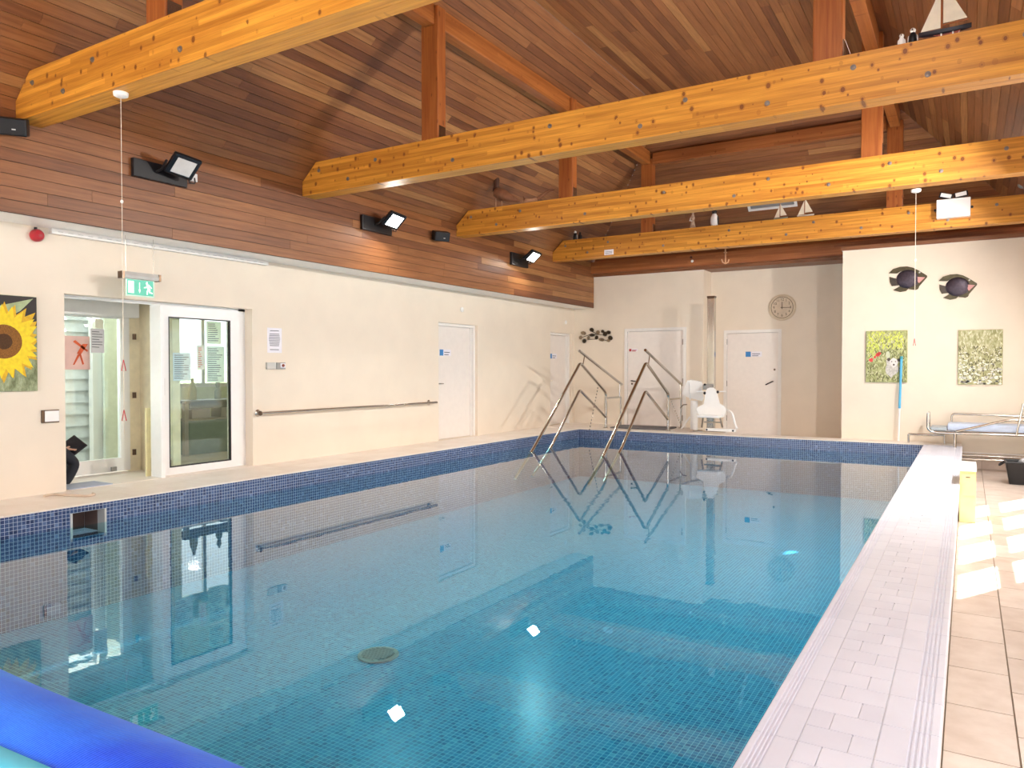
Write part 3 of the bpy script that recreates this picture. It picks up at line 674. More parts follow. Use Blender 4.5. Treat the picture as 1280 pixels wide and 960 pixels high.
# ------------------------------------------------------------------ doors
def leaf_sign(parent, o, U, Vv, N, wd, ht, red=False):
    o = Vector(o); U, Vv, N = Vector(U), Vector(Vv), Vector(N)
    sg = obj('sign', MB().plate([o, o+U*wd, o+U*wd+Vv*ht, o+Vv*ht], N, .003), M['paper'], parent)
    m_ = M['red'] if red else M['blue_sign']; f = ht
    obj('pictogram', MB().plate([o+N*.003, o+U*f+N*.003, o+U*f+Vv*ht+N*.003, o+Vv*ht+N*.003], N, .001), m_, sg)
    mb = MB()
    for i, (a, b) in enumerate(((.62, .95), (.25, .75))):
        s0 = o+U*(f*1.25)+Vv*(ht*a-.015)+N*.003; ln = (wd-f*1.5)*b; mb.plate([s0, s0+U*ln, s0+U*ln+Vv*.014, s0+Vv*.014], N, .001)
    obj('lettering', mb, M['red'] if red else M['text'], sg)['kind'] = 'stuff'
for nm_, (a, b), lab in (('door_2', D2, 'white door in the left wall beyond the handrail'), ('door_3', D3, 'white door at the far end of the left wall')):
    d = struct(obj(nm_, MB().box(XL-.17, XL-.13, a+.05, b-.05, .005, ZD-.05), M['door'], loc=(0, 0, 0)), lab)
    obj('door_frame', MB().box(XL-.19, XL-.06, a, a+.05, 0, ZD).box(XL-.19, XL-.06, b-.05, b, 0, ZD).box(XL-.19, XL-.06, a+.05, b-.05, ZD-.05, ZD), M['white'], d)
    obj('stop_bead', MB().box(XL-.129, XL-.11, a+.05, a+.075, 0, ZD-.05).box(XL-.129, XL-.11, b-.075, b-.05, 0, ZD-.05), M['white'], d)
    obj('lever_handle', MB().tube(fillet([(XL-.13, a+.13, 1.0), (XL-.08, a+.13, 1.0), (XL-.08, a+.25, 1.0)], .02), .01), M['steel'], d)
    leaf_sign(d, (XL-.13, a+.20, 1.50), (0, 1, 0), (0, 0, 1), (1, 0, 0), .34, .11)
    struct(obj('wall_behind_'+nm_, MB().box(XL-.24, XL-.20, a, b, 0, ZD), M['wall'], loc=(0, 0, 0)))
for nm_, (a, b), yw, zt_, zb_, lab, red, hs in (('door_4', D4, YB, 2.17, 0, 'white flush door behind the pool step rails', True, 0), ('door_5', D5, YREC, 2.10, -.2, 'white flush door beside the pool lift under the clock', False, 1)):
    d = struct(obj(nm_, MB().box(a+.07, b-.07, yw+.02, yw+.06, zb_+.005, zt_-.07), M['door'], loc=(0, 0, 0)), lab)
    obj('door_frame', MB().box(a, a+.066, yw-.02, yw+.1, zb_, zt_).box(b-.066, b, yw-.02, yw+.1, zb_, zt_).box(a+.066, b-.066, yw-.02, yw+.1, zt_-.066, zt_), M['white'], d)
    hxp = a+.17 if not hs else b-.17; sgn = 1 if not hs else -1
    obj('lever_handle', MB().tube(fillet([(hxp, yw+.02, 1.0-.2*hs*0), (hxp, yw-.04, 1.0), (hxp+sgn*.14, yw-.04, .985 if not hs else .93)], .02), .012), M['black'], d)
    obj('keyhole', MB().lathe((hxp-sgn*.03 if hs else hxp, yw+.02, .93 if not hs else 1.25), [(.022, 0), (.022, .005), (.01, .007)], 12, (0, -1, 0)), M['dsteel'], d)
    for z in (1.85, .95 if hs else 1.0, .2):
        xh = b-.075 if not hs else a+.062; obj('hinge', MB().cyl((xh, yw-.005, z-.06), (xh, yw-.005, z+.06), .011, 10), M['dsteel'], d)
    if red: leaf_sign(d, (a+.10, yw+.02, 1.66), (1, 0, 0), (0, 0, 1), (0, -1, 0), .20, .055, True)
    else: leaf_sign(d, ony(932, 446, yw+.02), (1, 0, 0), (0, 0, 1), (0, -1, 0), .34, .11)
    struct(obj('wall_behind_'+nm_, MB().box(a, b, yw+.12, yw+.16, zb_, zt_), M['wall'], loc=(0, 0, 0)))

# ------------------------------------------------------------------ left wall fittings
hr = thing('handrail', 'long stainless handrail on the cream left wall', 'handrail', (XL+.05, 8.4, .66))
ya, yb = onx(326, 516, XL+.09).y, onx(546, 503, XL+.09).y; zr = .685
obj('rail', MB().cyl((XL+.09, ya, zr), (XL+.09, yb, zr), .02, 14), M['steel'], hr, smooth=True)
for yy in (ya+.02, yb-.12):
    b = obj('bracket', MB().cyl((XL+.008, yy, zr), (XL+.075, yy, zr), .014, 12), M['steel'], hr, smooth=True)
    obj('flange', MB().lathe((XL, yy, zr), [(.045, 0), (.045, .01), (.03, .02)], 20, (1, 0, 0)), M['steel'], b)
obj('end_cap', MB().cyl((XL+.09, ya-.012, zr), (XL+.09, ya, zr), .032, 14), M['dsteel'], hr, smooth=True)
e, q = sheet_x('wall_notice', 'white printed notice on wall above the control box', 334, 410, 352, 441, XL+.001, M['paper'])
mb = MB()
for i in range(11):
    if i == 1: continue
    vv = 413+i*2.05+(3 if i == 10 else 0); sh = abs(5-i)*.3; poly_px(mb, [(336+sh, vv), (350-sh, vv+.3), (350-sh, vv+1.1), (336+sh, vv+.8)], XL+.0035)
obj('text_lines', mb, M['text'], e)['kind'] = 'stuff'
a, b = onx(332, 454, XL), onx(354.5, 462.5, XL)
cbx = thing('control_box', 'grey control box with red-brown button under the notice', 'control box', (XL+.02, (a.y+b.y)/2, b.z))
my = (a.y+b.y)/2
obj('cover', MB().box(XL, XL+.035, a.y, my-.003, 1.255, 1.345, .004), M['lgrey'], cbx)
obj('switch_plate', MB().box(XL, XL+.04, my+.003, b.y, 1.255, 1.345, .004), M['grey'], cbx)
bt = obj('button_guard', MB().box(XL+.04, XL+.048, my+.06, b.y-.01, 1.275, 1.335, .002), M['paper'], cbx)
obj('button', MB().lathe((XL+.048, my+.10, 1.305), [(.02, 0), (.02, .012), (.012, .016)], 16, (1, 0, 0)), plain('red_brown_button', '8a3b22', .4), bt)
a, b = onx(51, 512, XL), onx(73, 528, XL)
ls = thing('light_switch', 'cream wall switch with dark surround beside the lobby opening', 'switch', (XL+.01, (a.y+b.y)/2, .71))
obj('surround', MB().box(XL, XL+.02, a.y, b.y, .715, .845, .003), M['dsteel'], ls)
obj('rocker', MB().box(XL+.02, XL+.03, a.y+.025, b.y-.006, .727, .835, .003), M['wplas'], ls)
al = thing('alarm_sounder', 'red round fire alarm sounder on the left wall', 'alarm', (XL+.05, onx(44, 294, XL).y, 2.52))
ay = onx(44, 294, XL).y
obj('body', MB().lathe((XL, ay, 2.575), [(.055, 0), (.06, .01), (.062, .05), (.045, .085), (.02, .095)], 20, (1, 0, 0)), M['red'], al, smooth=True)
obj('gland', MB().cyl((XL+.03, ay-.01, 2.63), (XL+.03, ay-.01, 2.655), .014, 10), M['black'], al)
ys, ye = onx(64, 280, XL+.06).y, onx(335, 322, XL+.06).y
st = thing('cable_trunking', 'long white slotted strip under the timber band', 'trunking', (XL+.06, (ys+ye)/2, 2.61))
obj('channel', MB().box(XL, XL+.07, ys, ye, 2.615, 2.668), M['white'], st)
for i in range(26):
    yy = ys+.06+i*(ye-ys-.1)/26; obj('slot', MB().box(XL+.0705, XL+.072, yy, yy+.05, 2.634, 2.640), M['lgrey'], st)
for u, v, lab in ((577, 387, 'small white round sensor above the second left door'), (707, 403, 'small white round sensor above the farthest left door')):
    p = onx(u, v, XL); tag(obj('wall_sensor', MB().lathe(p, [(.045, 0), (.045, .015), (.02, .025)], 16, (1, 0, 0)), M['wplas']), lab, 'sensor', 'wall sensors')
# hanging exit sign
XS = -7.62
sA, sB = onx(153, 345, XS), onx(196, 350, XS); zc = onx(175, 346, XS).z; my = (sA.y+sB.y)/2; hw = (sB.y-sA.y)/2
ex = thing('exit_sign', 'green running man exit sign hanging over the lobby opening', 'exit sign', (XS, my, 2.0))
obj('housing', MB().hull([(XS-.035, my-hw, zc-.03), (XS+.035, my-hw, zc-.03), (XS+.045, my-hw, zc), (XS+.03, my-hw, zc+.04), (XS-.03, my-hw, zc+.04)], [(XS-.035, my+hw, zc-.03), (XS+.035, my+hw, zc-.03), (XS+.045, my+hw, zc), (XS+.03, my+hw, zc+.04), (XS-.03, my+hw, zc+.04)]), M['lgrey'], ex)
for s in (-1, 1): obj('end_cap', MB().box(XS-.045, XS+.045, my+s*hw-.012+s*.012, my+s*hw+.012+s*.012, zc-.035, zc+.04), M['dsteel'], ex)
pz0, pz1 = onx(175, 371, XS).z, zc-.032
pn = obj('panel', MB().box(XS-.004, XS+.004, my-hw*.84, my+hw*.84, pz0, pz1), plain('pale_green_acrylic', 'd4f0dc', .2), ex)
t = NT('exit_green'); t.set(Base_Color=hx('129a7d'), Emission_Color=hx('129a7d'), Emission_Strength=.35, Roughness=.3)
gw = hw*.76; obj('green_field', MB().box(XS+.004, XS+.006, my-gw, my+gw, pz0+.014, pz1-.006), t.m, pn)
t = NT('exit_white'); t.set(Base_Color=hx('effff4'), Emission_Color=hx('effff4'), Emission_Strength=.35)
H_ = pz1-pz0-.02; zb = pz0+.014
def sg(pts, mb): mb.plate([(XS+.0062, my-gw+a*2*gw, zb+b*H_) for a, b in pts], (1, 0, 0), .001)
mb = MB(); sg([(.04, .12), (.25, .12), (.25, .9), (.04, .9)], mb); obj('door_symbol', mb, t.m, pn)
mb = MB(); sg([(.455, .38), (.43, .38), (.47, .14), (.51, .38), (.485, .38), (.485, .85), (.455, .85)][::1], mb); obj('arrow', mb, t.m, pn)
mb = MB()
for pts in ([(.70, .82), (.74, .93), (.78, .93), (.79, .82), (.75, .76)], [(.72, .78), (.80, .78), (.88, .45), (.78, .38)], [(.80, .78), (.86, .72), (.95, .55), (.92, .5), (.84, .66), (.78, .7)], [(.74, .62), (.72, .52), (.64, .5), (.64, .56)], [(.78, .42), (.86, .46), (.80, .30), (.78, .08), (.73, .08), (.74, .32)], [(.84, .46), (.89, .44), (.88, .28), (.97, .24), (.97, .16), (.84, .2)]): sg(pts, mb)
obj('running_man', mb, t.m, pn)['kind'] = 'stuff'
for s in (-.82, .8): obj('hanger', MB().tube([(XS, my+hw*s, zc+.04), (XS, my+hw*s, 2.67)], .003, 6), M['steel'], ex)

# ------------------------------------------------------------------ pull cords from the beams
def pull_cord(u, v, zend, lab, toggles):
    p = onz(u, v, ZBM0); e = thing('pull_cord', lab, 'pull cord', (p.x, p.y, zend), 'emergency pull cords')
    obj('ceiling_rose', MB().lathe((p.x, p.y, ZBM0-.035), [(.04, 0), (.055, .008), (.058, .035)], 24), M['wplas'], e, smooth=True)
    obj('cord', MB().tube([(p.x, p.y, ZBM0-.035), (p.x, p.y, zend)], .0028, 6), plain('cord_cotton', 'e5d8c6', .8), e)
    obj('bead', MB().ball((p.x, p.y, 2.62), (.012, .012, .016)), M['wplas'], e)
    for z in toggles: obj('toggle', MB().tube([(p.x, p.y, z+.06), (p.x+.012, p.y+.012, z-.03), (p.x-.012, p.y-.01, z-.03), (p.x, p.y, z+.06)], .004, 8), M['red'], e)
pull_cord(151, 116, .72, 'red handled pull cord hanging in front of lobby opening', (1.27, .86))
pull_cord(1145, 237, 1.55, 'red handled pull cord hanging in front of the metal fish', (1.58,))

# ------------------------------------------------------------------ floodlights and loudspeakers on the timber band
LENS_OFF = plain('frosted_lens', 'd8d4d0', .25); LENS_ON = emit('lit_lens', 'fffdf6', 14)
def floodlight(ua, va, ub, vb, lit, lab):
    a, b = onx(ua, va, XBAND), onx(ub, vb, XBAND); y0, y1, z0, z1 = a.y, b.y, b.z+.02, a.z
    e = thing('floodlight', lab, 'floodlight', (XBAND, (y0+y1)/2, z0), 'floodlights on the timber band')
    obj('backing_plate', MB().box(XBAND, XBAND+.05, y0, y1, z0, z1, .008), M['black'], e)
    c = Vector((XBAND+.26, y0+(y1-y0)*.68, (z0+z1)/2+.07)); n = Vector((.64, -.16, -.75)).normalized()
    uax = Vector((0, 1, 0)); uax = (uax-n*uax.dot(n)).normalized(); vax = n.cross(uax)
    Mh = Matrix((uax, vax, n)).transposed()
    hd = obj('lamp_head', MB().obox(c, (.31, .27, .05), Mh, .02), M['black'], e)
    for i in range(6): obj('cooling_fin', MB().obox(c-n*.035+uax*(-.125+.05*i), (.006, .2, .03), Mh), M['black'], hd)
    obj('lens', MB().obox(c+n*.026, (.21, .19, .006), Mh, .002), LENS_ON if lit else LENS_OFF, hd)
    obj('bracket', MB().tube([(XBAND+.05, y0+.26, (z0+z1)/2), (XBAND+.12, y0+.27, (z0+z1)/2+.02), tuple(c-uax*.18)], .014, 10), M['black'], e)
    obj('socket', MB().box(XBAND, XBAND+.03, y1+.05, y1+.14, (z0+z1)/2, (z0+z1)/2+.09, .004), M['wplas'], e)
    obj('cable', MB().tube(fillet([(XBAND+.032, y1+.1, (z0+z1)/2+.04), (XBAND+.05, y1+.1, (z0+z1)/2-.03), (XBAND+.04, y1+.02, (z0+z1)/2-.03), tuple(c-n*.02+uax*.12)], .03), .006, 8), M['black'], e)
    if lit:
        l = lamp('flood_beam', 'AREA', tuple(c+n*.04), (0, 0, 0), 13, (1, .96, .9), shape='RECTANGLE', size=.22, size_y=.15)
        l.rotation_euler = n.to_track_quat('-Z', 'Y').to_euler()
floodlight(163, 197, 231, 238, False, 'black floodlight with unlit lens on its backing plate')
floodlight(450, 268, 487, 297, True, 'lit black floodlight beside the small black loudspeaker')
floodlight(637, 315, 658, 337, True, 'lit black floodlight nearest the back wall')
def speaker(u, v, lab, sc, rz):
    p = onx(u, v, XBAND+.12); e = thing('loudspeaker', lab, 'loudspeaker', (XBAND+.05, p.y, p.z-.1), 'loudspeakers')
    Mr = Matrix.Rotation(rz, 3, 'Z') @ Matrix.Rotation(math.radians(18), 3, 'Y')
    obj('cabinet', MB().obox(p, (.16*sc, .26*sc, .15*sc), Mr, .012), M['black'], e)
    f = p+Mr @ Vector((.081*sc, 0, 0))
    gr_ = obj('grille', MB().obox(f, (.006, .235*sc, .125*sc), Mr, .002), plain('speaker_mesh', '1d1d20', .7, scale=400, bump=.4), e)
    obj('badge', MB().obox(f+Mr @ Vector((.004, .03, -.02)), (.002, .03, .01), Mr), M['lgrey'], gr_)
    obj('bracket', MB().tube([(XBAND, p.y-.08, p.z+.05), (XBAND+.06, p.y-.06, p.z+.06), tuple(p+Vector((-.05, -.04, .05)))], .012, 8), M['steel'], e)
# unseen floodlights added on the band above the windows to even out the light
def added_floodlight(y, power, lab):
    z = 3.36; c = Vector((XBR-.26, y, z+.05)); n = Vector((-.88, 0, -.47)).normalized()
    e = thing('floodlight', lab, 'floodlight', (XBR, y, z-.1), 'added floodlights above the windows')
    uax = Vector((0, 1, 0)); uax = (uax-n*uax.dot(n)).normalized(); vax = n.cross(uax); Mh = Matrix((uax, vax, n)).transposed()
    obj('backing_plate', MB().box(XBR-.05, XBR, y-.3, y+.3, z-.1, z+.1, .008), M['black'], e)
    hd = obj('lamp_head', MB().obox(c, (.38, .28, .05), Mh, .02), M['black'], e)
    obj('lens', MB().obox(c+n*.026, (.30, .20, .006), Mh, .002), LENS_ON, hd)
    obj('bracket', MB().tube([(XBR-.05, y-.02, z), tuple(c-n*.02)], .016, 10), M['black'], e)
    l = lamp('flood_beam', 'AREA', tuple(c+n*.04), (0, 0, 0), power, (1, .97, .93), shape='RECTANGLE', size=.30, size_y=.20, spread=math.radians(165))
    l.rotation_euler = n.to_track_quat('-Z', 'Y').to_euler()
added_floodlight(8.6, 120, 'added lit floodlight above the windows beside the second tie beam'); added_floodlight(12.0, 62, 'added lit floodlight above the windows beside the projecting wall')
speaker(551, 295, 'small black loudspeaker between floodlight and beam end', 1.0, -.5)
speaker(14, 158, 'black loudspeaker beside the end of the first tie beam', 1.0, -.6)

# ------------------------------------------------------------------ pool step rails
def step_rail(x, lab, chain):
    e = thing('step_rail', lab, 'handrail', (x, 14.65, 0), 'pool step rails')
    P = lambda y, z: (x, y, z)
    r = .029; yp, y2 = 14.66, 15.46
    m = M['steel']
    obj('outer_tube', MB().tube(fillet([P(10.9, -.62), P(11.58, -.13), P(13.42, 1.385), P(yp, .76), P(yp, .01)], .09, 8), r, 14), m, e, smooth=True)
    obj('inner_tube', MB().tube(fillet([P(11.5, -.65), P(12.25, -.15), P(13.40, .85), P(yp-.02, .24)], .09, 8), r*.92, 14), m, e, smooth=True)
    obj('top_rail', MB().tube([P(13.38, 1.62), P(y2+.05, .92)], r*.95, 14), m, e, smooth=True)
    obj('strut', MB().tube([P(13.55, 1.36), P(13.62, 1.53)], .012, 8), m, e)
    obj('strut', MB().tube([P(y2-.06, .62), P(y2-.06, .93)], .016, 8), m, e)
    obj('cross_tube', MB().tube(fillet([P(yp, .64), P(y2, .64), P(y2, .01)], .02), .02, 12), m, e, smooth=True)
    for yy in (yp, y2): obj('floor_flange', MB().lathe(P(yy, 0), [(.06, 0), (.06, .008), (.035, .02)], 20), m, e)
    c0, c1 = chain; mb = MB(); n_ = 14
    for i in range(n_+1):
        q = Vector(c0).lerp(Vector(c1), i/n_); mb.ball(q, (.012, .012, .02), n=8)
    obj('chain', mb, M['steel'], e)['kind'] = 'stuff'
step_rail(-6.60, 'bent stainless step rail nearer the left wall', ((-6.60, 14.28, .93), (-6.62, 13.9, .02)))
step_rail(-5.215, 'bent stainless step rail nearer the pool lift', ((-5.215, 14.66, .74), (-5.19, 15.44, .03)))
tag(obj('rubber_mat', MB().box(-6.52, -5.30, 14.70, 15.42, .001, .03, .006), plain('grey_rubber', '6d6a6c', .8, bump=.3)), 'dark grey rubber mat between the step rails', 'mat')

# ------------------------------------------------------------------ pool lift
YL = 14.95
def lp(a, b, y=YL): return ony(840+a/10.67, 460+b/10.67, y)
lt = thing('pool_lift', 'white pool hoist seat on a tall stainless post', 'pool lift', (lp(515, 0).x, YL, 0))
xc = ony(887, 450, YL).x
obj('column', MB().box(xc-.075, xc+.075, YL+.06, YL+.18, .02, 2.70, .012), M['steel'], lt)
obj('column_cap', MB().box(xc-.08, xc+.08, YL+.055, YL+.185, 2.70, 2.74, .006), M['dsteel'], lt)
obj('column_base', MB().box(xc-.3, xc+.35, YL-.12, YL+.30, .001, .02, .004), M['steel'], lt)
YS = YL-.33
back = [(470, 275), (500, 262), (545, 262), (580, 285), (603, 350), (640, 475), (715, 508), (745, 550), (735, 590), (712, 645), (390, 650), (362, 605), (342, 545), (352, 525), (428, 480), (448, 350), (455, 305)]
mb = MB()
def crv(a, b, d): # shell curved back at its sides
    p = lp(a, b, YS); q = abs(a-530)/200; p.y += -.10*q*q + d; return p
A = [crv(a, b, 0) for a, b in back]; B = [crv(a, b, .03) for a, b in back]
mb.hull(A, B); sh = obj('seat_shell', mb, M['wplas'], lt, smooth=True)
sx0, sx1, sz = lp(390, 650, YS).x, lp(712, 645, YS).x, lp(540, 640, YS).z
obj('seat_pan', MB().box(sx0+.02, sx1-.02, YS-.36, YS-.02, sz-.02, sz+.03, .02), M['wplas'], lt)
for a0, a1 in ((415, 398), (640, 672)):
    p, q = lp(a0, 655, YS-.05), lp(a1, 795, YS-.2); p.z = sz-.02; q.z = max(q.z, .12)
    obj('leg_tube', MB().tube([p, q], .018, 10), M['steel'], lt, smooth=True)
p, q = lp(430, 725, YS-.1), lp(655, 725, YS-.1); p.z = q.z = .22
obj('cross_bar', MB().tube([p, q], .014, 10), M['steel'], lt)
p, q = lp(460, 805, YS-.22), lp(850, 805, YS-.22); p.z = q.z = .085
fr_ = obj('foot_rest', MB().box(p.x, q.x, YS-.30, YS-.16, .06, .11, .01), M['wplas'], lt)
for x_ in (p.x+.03, q.x-.03): obj('end_bolt', MB().lathe((x_, YS-.30, .085), [(.018, 0), (.018, .01)], 12, (0, -1, 0)), M['black'], fr_)
obj('arm_tube', MB().tube(fillet([tuple(lp(735, 560, YS)), tuple(lp(800, 590, YS-.1)), tuple(lp(845, 760, YS-.15)), (lp(865, 850, YS-.2).x, YS-.2, .12)], .12), .022, 12), M['wplas'], lt, smooth=True)
for a, b, c_ in ((330, 440, 318), (600, 715, 315)):
    ar = obj('arm_rest', MB().tube([lp(a, c_, YS+.02), lp(b, c_, YS+.02)], .012, 10), M['wplas'], lt)
for a, b in ((435, 335), (610, 320)): obj('knob', MB().ball(lp(a, b, YS-.02), (.025, .02, .03)), M['black'], lt)
obj('mount_block', MB().box(xc-.05, xc+.05, YS+.035, YL+.06, lp(510, 245).z-.06, lp(510, 215).z, .008), M['grey'], lt)
obj('mount_knob', MB().lathe((xc, YS+.035, lp(512, 218).z), [(.022, 0), (.022, .02)], 12, (0, -1, 0)), M['black'], lt)
# actuator: fat white cylinder column with a slanting motor housing
px_ = lp(275, 600).x
obj('actuator_column', MB().cyl((px_, YL+.1, .02), (px_, YL+.1, lp(275, 440).z), .075, 24), M['wplas'], lt, smooth=True)
mh = MB(); pts = [(205, 165), (350, 175), (420, 215), (395, 260), (425, 400), (400, 440), (215, 395), (130, 345)]
mh.hull([lp(a, b, YL) for a, b in pts], [lp(a, b, YL+.2) for a, b in pts]); obj('motor_housing', mh, M['wplas'], lt)
obj('motor_cap', MB().cyl(lp(240, 195, YL+.1), lp(385, 225, YL+.1), .07, 20), M['wplas'], lt, smooth=True)
obj('guide_rod', MB().tube([lp(238, 200, YL-.01), lp(240, 425, YL-.01)], .012, 8), M['wplas'], lt)
p = lp(120, 830); obj('brace', MB().tube([(p.x, YL, .02), lp(240, 650, YL+.06)], .018, 10), M['wplas'], lt)
obj('latch', MB().tube([lp(110, 535), lp(150, 490), lp(200, 487)], .011, 8), M['dsteel'], lt)

# ------------------------------------------------------------------ wall art on the back walls
def px_plate(mb, pts, off, sc, y, t, N=(0, -1, 0)):
    mb.plate([ony(off[0]+a/sc, off[1]+b/sc, y) for a, b in pts], N, t)
OLV = plain('olive_bronze_metal', '4d4632', .4, .5, var=.3, scale=20); PUR = plain('dark_violet_metal', '443a45', .4, .5, var=.3, scale=25); PNK = plain('pink_enamel', 'd99a95', .5)
def fish(dx, dy, lab):
    off, sc = (1100, 320), 9.143
    T = lambda pts: [(a+dx, b+dy) for a, b in pts]
    e = thing('metal_fish', lab, 'wall ornament', ony(off[0]+(320+dx)/sc, off[1]+(400+dy)/sc, YPRO), 'metal fish on the wall')
    y = YPRO-.004; fl_ = []
    for nm_, pts, t, m_ in (('top_fin', [(100, 198), (150, 150), (230, 126), (310, 120), (380, 135), (440, 165), (538, 225), (540, 240), (420, 222), (330, 165), (240, 175), (195, 200)], .02, OLV),
                            ('tail_fin', [(108, 238), (195, 262), (215, 335), (135, 345), (112, 300)], .012, OLV),
                            ('bottom_fin', [(150, 390), (230, 345), (330, 370), (300, 400), (230, 412)], .012, OLV),
                            ('belly_fin', [(370, 370), (450, 350), (435, 378), (400, 392)], .012, OLV),
                            ('head', [(330, 128), (385, 138), (440, 165), (538, 225), (540, 242), (490, 300), (450, 345), (400, 388), (330, 380)], .022, OLV),
                            ('gill_rim', [(405, 215), (424, 215), (432, 260), (430, 330), (412, 335)], .040, PUR),
                            ('cheek', [(424, 240), (516, 246), (446, 312), (430, 290)], .030, PNK)):
        mb = MB(); px_plate(mb, T(pts), off, sc, y, t); obj(nm_, mb, m_, e)
    c = ony(off[0]+(318+dx)/sc, off[1]+(262+dy)/sc, y-.012); r_ = (ony(1138.5, 300, y).x-ony(1124, 300, y).x)
    obj('body', MB().ball(c, (r_, .035, r_*.92)), PUR, e, smooth=True)
    p = ony(off[0]+(452+dx)/sc, off[1]+(188+dy)/sc, y-.022); obj('eye', MB().ball(p, (.016, .01, .016), n=10), M['lgrey'], e)
    mb = MB()
    for k_ in range(7):
        a = 120+k_*14; px_plate(mb, T([(112+k_*3, 246+k_*13), (200, 266+k_*9), (200, 270+k_*9), (112+k_*3, 251+k_*13)]), off, sc, y-.0125, .003)
    obj('fin_ribs', mb, PUR, e)['kind'] = 'stuff'
fish(0, 0, 'dark metal fish nearer the wall corner, behind the cord')
fish(570, 88, 'dark metal fish farther from the wall corner')
# leaf garland ornament on the back wall
off, sc = (710, 400), 18.29; yo = YB-.02
lf = thing('leaf_garland', 'dark metal leaf garland hanging beside the flush door', 'wall ornament', ony(745, 432, YB))
LM = plain('dark_leaf_metal', '3d3020', .45, .5, var=.3); LM2 = plain('bronze_leaf_metal', '8d7a63', .45, .5, var=.3)
def leafpx(cx, cy, rx, ry, m_, rot=0, n=12):
    pts = []
    for i in range(n*2):
        a = PI*i/n; rr = 1 if i % 2 == 0 else .68
        x, y_ = rx*rr*math.cos(a), ry*rr*math.sin(a); pts.append((cx+x*math.cos(rot)-y_*math.sin(rot), cy+x*math.sin(rot)+y_*math.cos(rot)))
    mb = MB(); px_plate(mb, pts, off, sc, yo, .01); obj('leaf', mb, m_, lf)
for a in ((355, 300, 75, 48, LM2, .2), (290, 400, 45, 50, LM2, .6), (375, 480, 55, 58, LM, .3), (545, 225, 62, 52, LM, .4), (550, 345, 75, 42, LM, 0), (470, 405, 38, 48, LM2, .2), (685, 285, 52, 55, LM2, .1), (655, 400, 45, 55, LM, .5), (795, 260, 45, 42, LM, .3), (850, 320, 62, 62, LM, .2), (930, 285, 62, 50, LM, .1), (770, 450, 80, 45, LM2, .1), (970, 410, 68, 58, LM, .5), (930, 470, 50, 38, LM2, .2)): leafpx(*a)
for pts in ([(330, 395), (480, 340), (660, 330), (850, 350)], [(450, 445), (620, 440), (700, 420)], [(560, 270), (650, 310)], [(830, 460), (920, 465)]):
    obj('stem', MB().tube([ony(off[0]+a/sc, off[1]+b/sc, yo+.006) for a, b in pts], .007, 6), LM, lf)
# clock
cc = ony(978, 384.5, YREC); rr = .275
ck = thing('wall_clock', 'round cream wall clock with black numerals above the door', 'clock', (cc.x, YREC, cc.z-rr))
obj('rim', MB().lathe((cc.x, YREC, cc.z), [(rr, 0), (rr, .03), (rr-.02, .045), (rr-.045, .045), (rr-.05, .025)], 40, (0, -1, 0)), plain('cream_rim', 'd8c6ac', .4), ck, smooth=True)
obj('inner_ring', MB().lathe((cc.x, YREC-.024, cc.z), [(rr-.052, 0), (rr-.052, .006)], 40, (0, -1, 0)), plain('brown_ring', '7c664c', .5), ck)
obj('dial', MB().lathe((cc.x, YREC-.029, cc.z), [(rr-.062, 0), (rr-.062, .004)], 40, (0, -1, 0)), plain('cream_dial', 'dcc9b0', .5), ck)
NUM = plain('numeral_print', '5c4a38', .6)
def text(name, body, size, loc, rot, mat, parent, extr=.001):
    cu = bpy.data.curves.new('txt', 'FONT'); cu.body = body; cu.size = size; cu.extrude = extr; cu.align_x = 'CENTER'; cu.align_y = 'CENTER'
    to = bpy.data.objects.new('txt', cu); COL.objects.link(to); bpy.context.view_layer.update()
    me = bpy.data.meshes.new_from_object(to.evaluated_get(bpy.context.evaluated_depsgraph_get())); me.name = name
    bpy.data.objects.remove(to); bpy.data.curves.remove(cu)
    me.transform(Matrix.Translation(Vector(loc)-root_loc(parent)) @ rot.to_4x4()); me.materials.append(mat)
    o = bpy.data.objects.new(name, me); COL.objects.link(o); o.parent = parent; return o
RF = Matrix.Rotation(PI/2, 3, 'X')
for h in range(1, 13):
    a = PI/2-h*PI/6; text('numeral', str(h), .075, (cc.x+.165*math.cos(a), YREC-.035, cc.z+.165*math.sin(a)), RF, NUM, ck)
for nm_, a, ln, wd in (('hour_hand', PI/2, .12, .016), ('minute_hand', -.03, .18, .012)):
    u_ = Vector((math.cos(a), 0, math.sin(a))); v_ = Vector((-math.sin(a), 0, math.cos(a))); c0 = Vector((cc.x, YREC-.036, cc.z))
    obj(nm_, MB().plate([c0-u_*.03-v_*wd/2, c0+u_*ln-v_*wd/3, c0+u_*ln+v_*wd/3, c0-u_*.03+v_*wd/2], (0, -1, 0), .003), NUM, ck)
# canvas pictures on the projecting wall
def meadow(name, cols, sc):
    t = NT(name); n1 = t.noise(t.pos((1, 1, .5)), sc, 6, rough=.75)
    st_ = [(i/(len(cols)-1)*.5+.25, hx(c_)) for i, c_ in enumerate(cols)]
    t.set(Base_Color=t.ramp(n1, st_), Roughness=.7); return t.m
def canvas_y(u0, v0, u1, v1, lab, mat):
    a, b = ony(u0, v0, YPRO), ony(u1, v1, YPRO)
    e = thing('canvas_print', lab, 'picture', ((a.x+b.x)/2, YPRO, b.z), 'meadow canvases on the back wall')
    obj('canvas', MB().box(a.x, b.x, YPRO-.035, YPRO, b.z, a.z, .003), mat, e); return e, a, b
e, A, B = canvas_y(1083, 414, 1134, 478, 'meadow canvas with red poppies and a dog', meadow('poppy_meadow', ['5e6238', '8c8f5c', 'b9bd84', 'dfe2a6'], 22))
yy = YPRO-.036; wx, hz = B.x-A.x, A.z-B.z
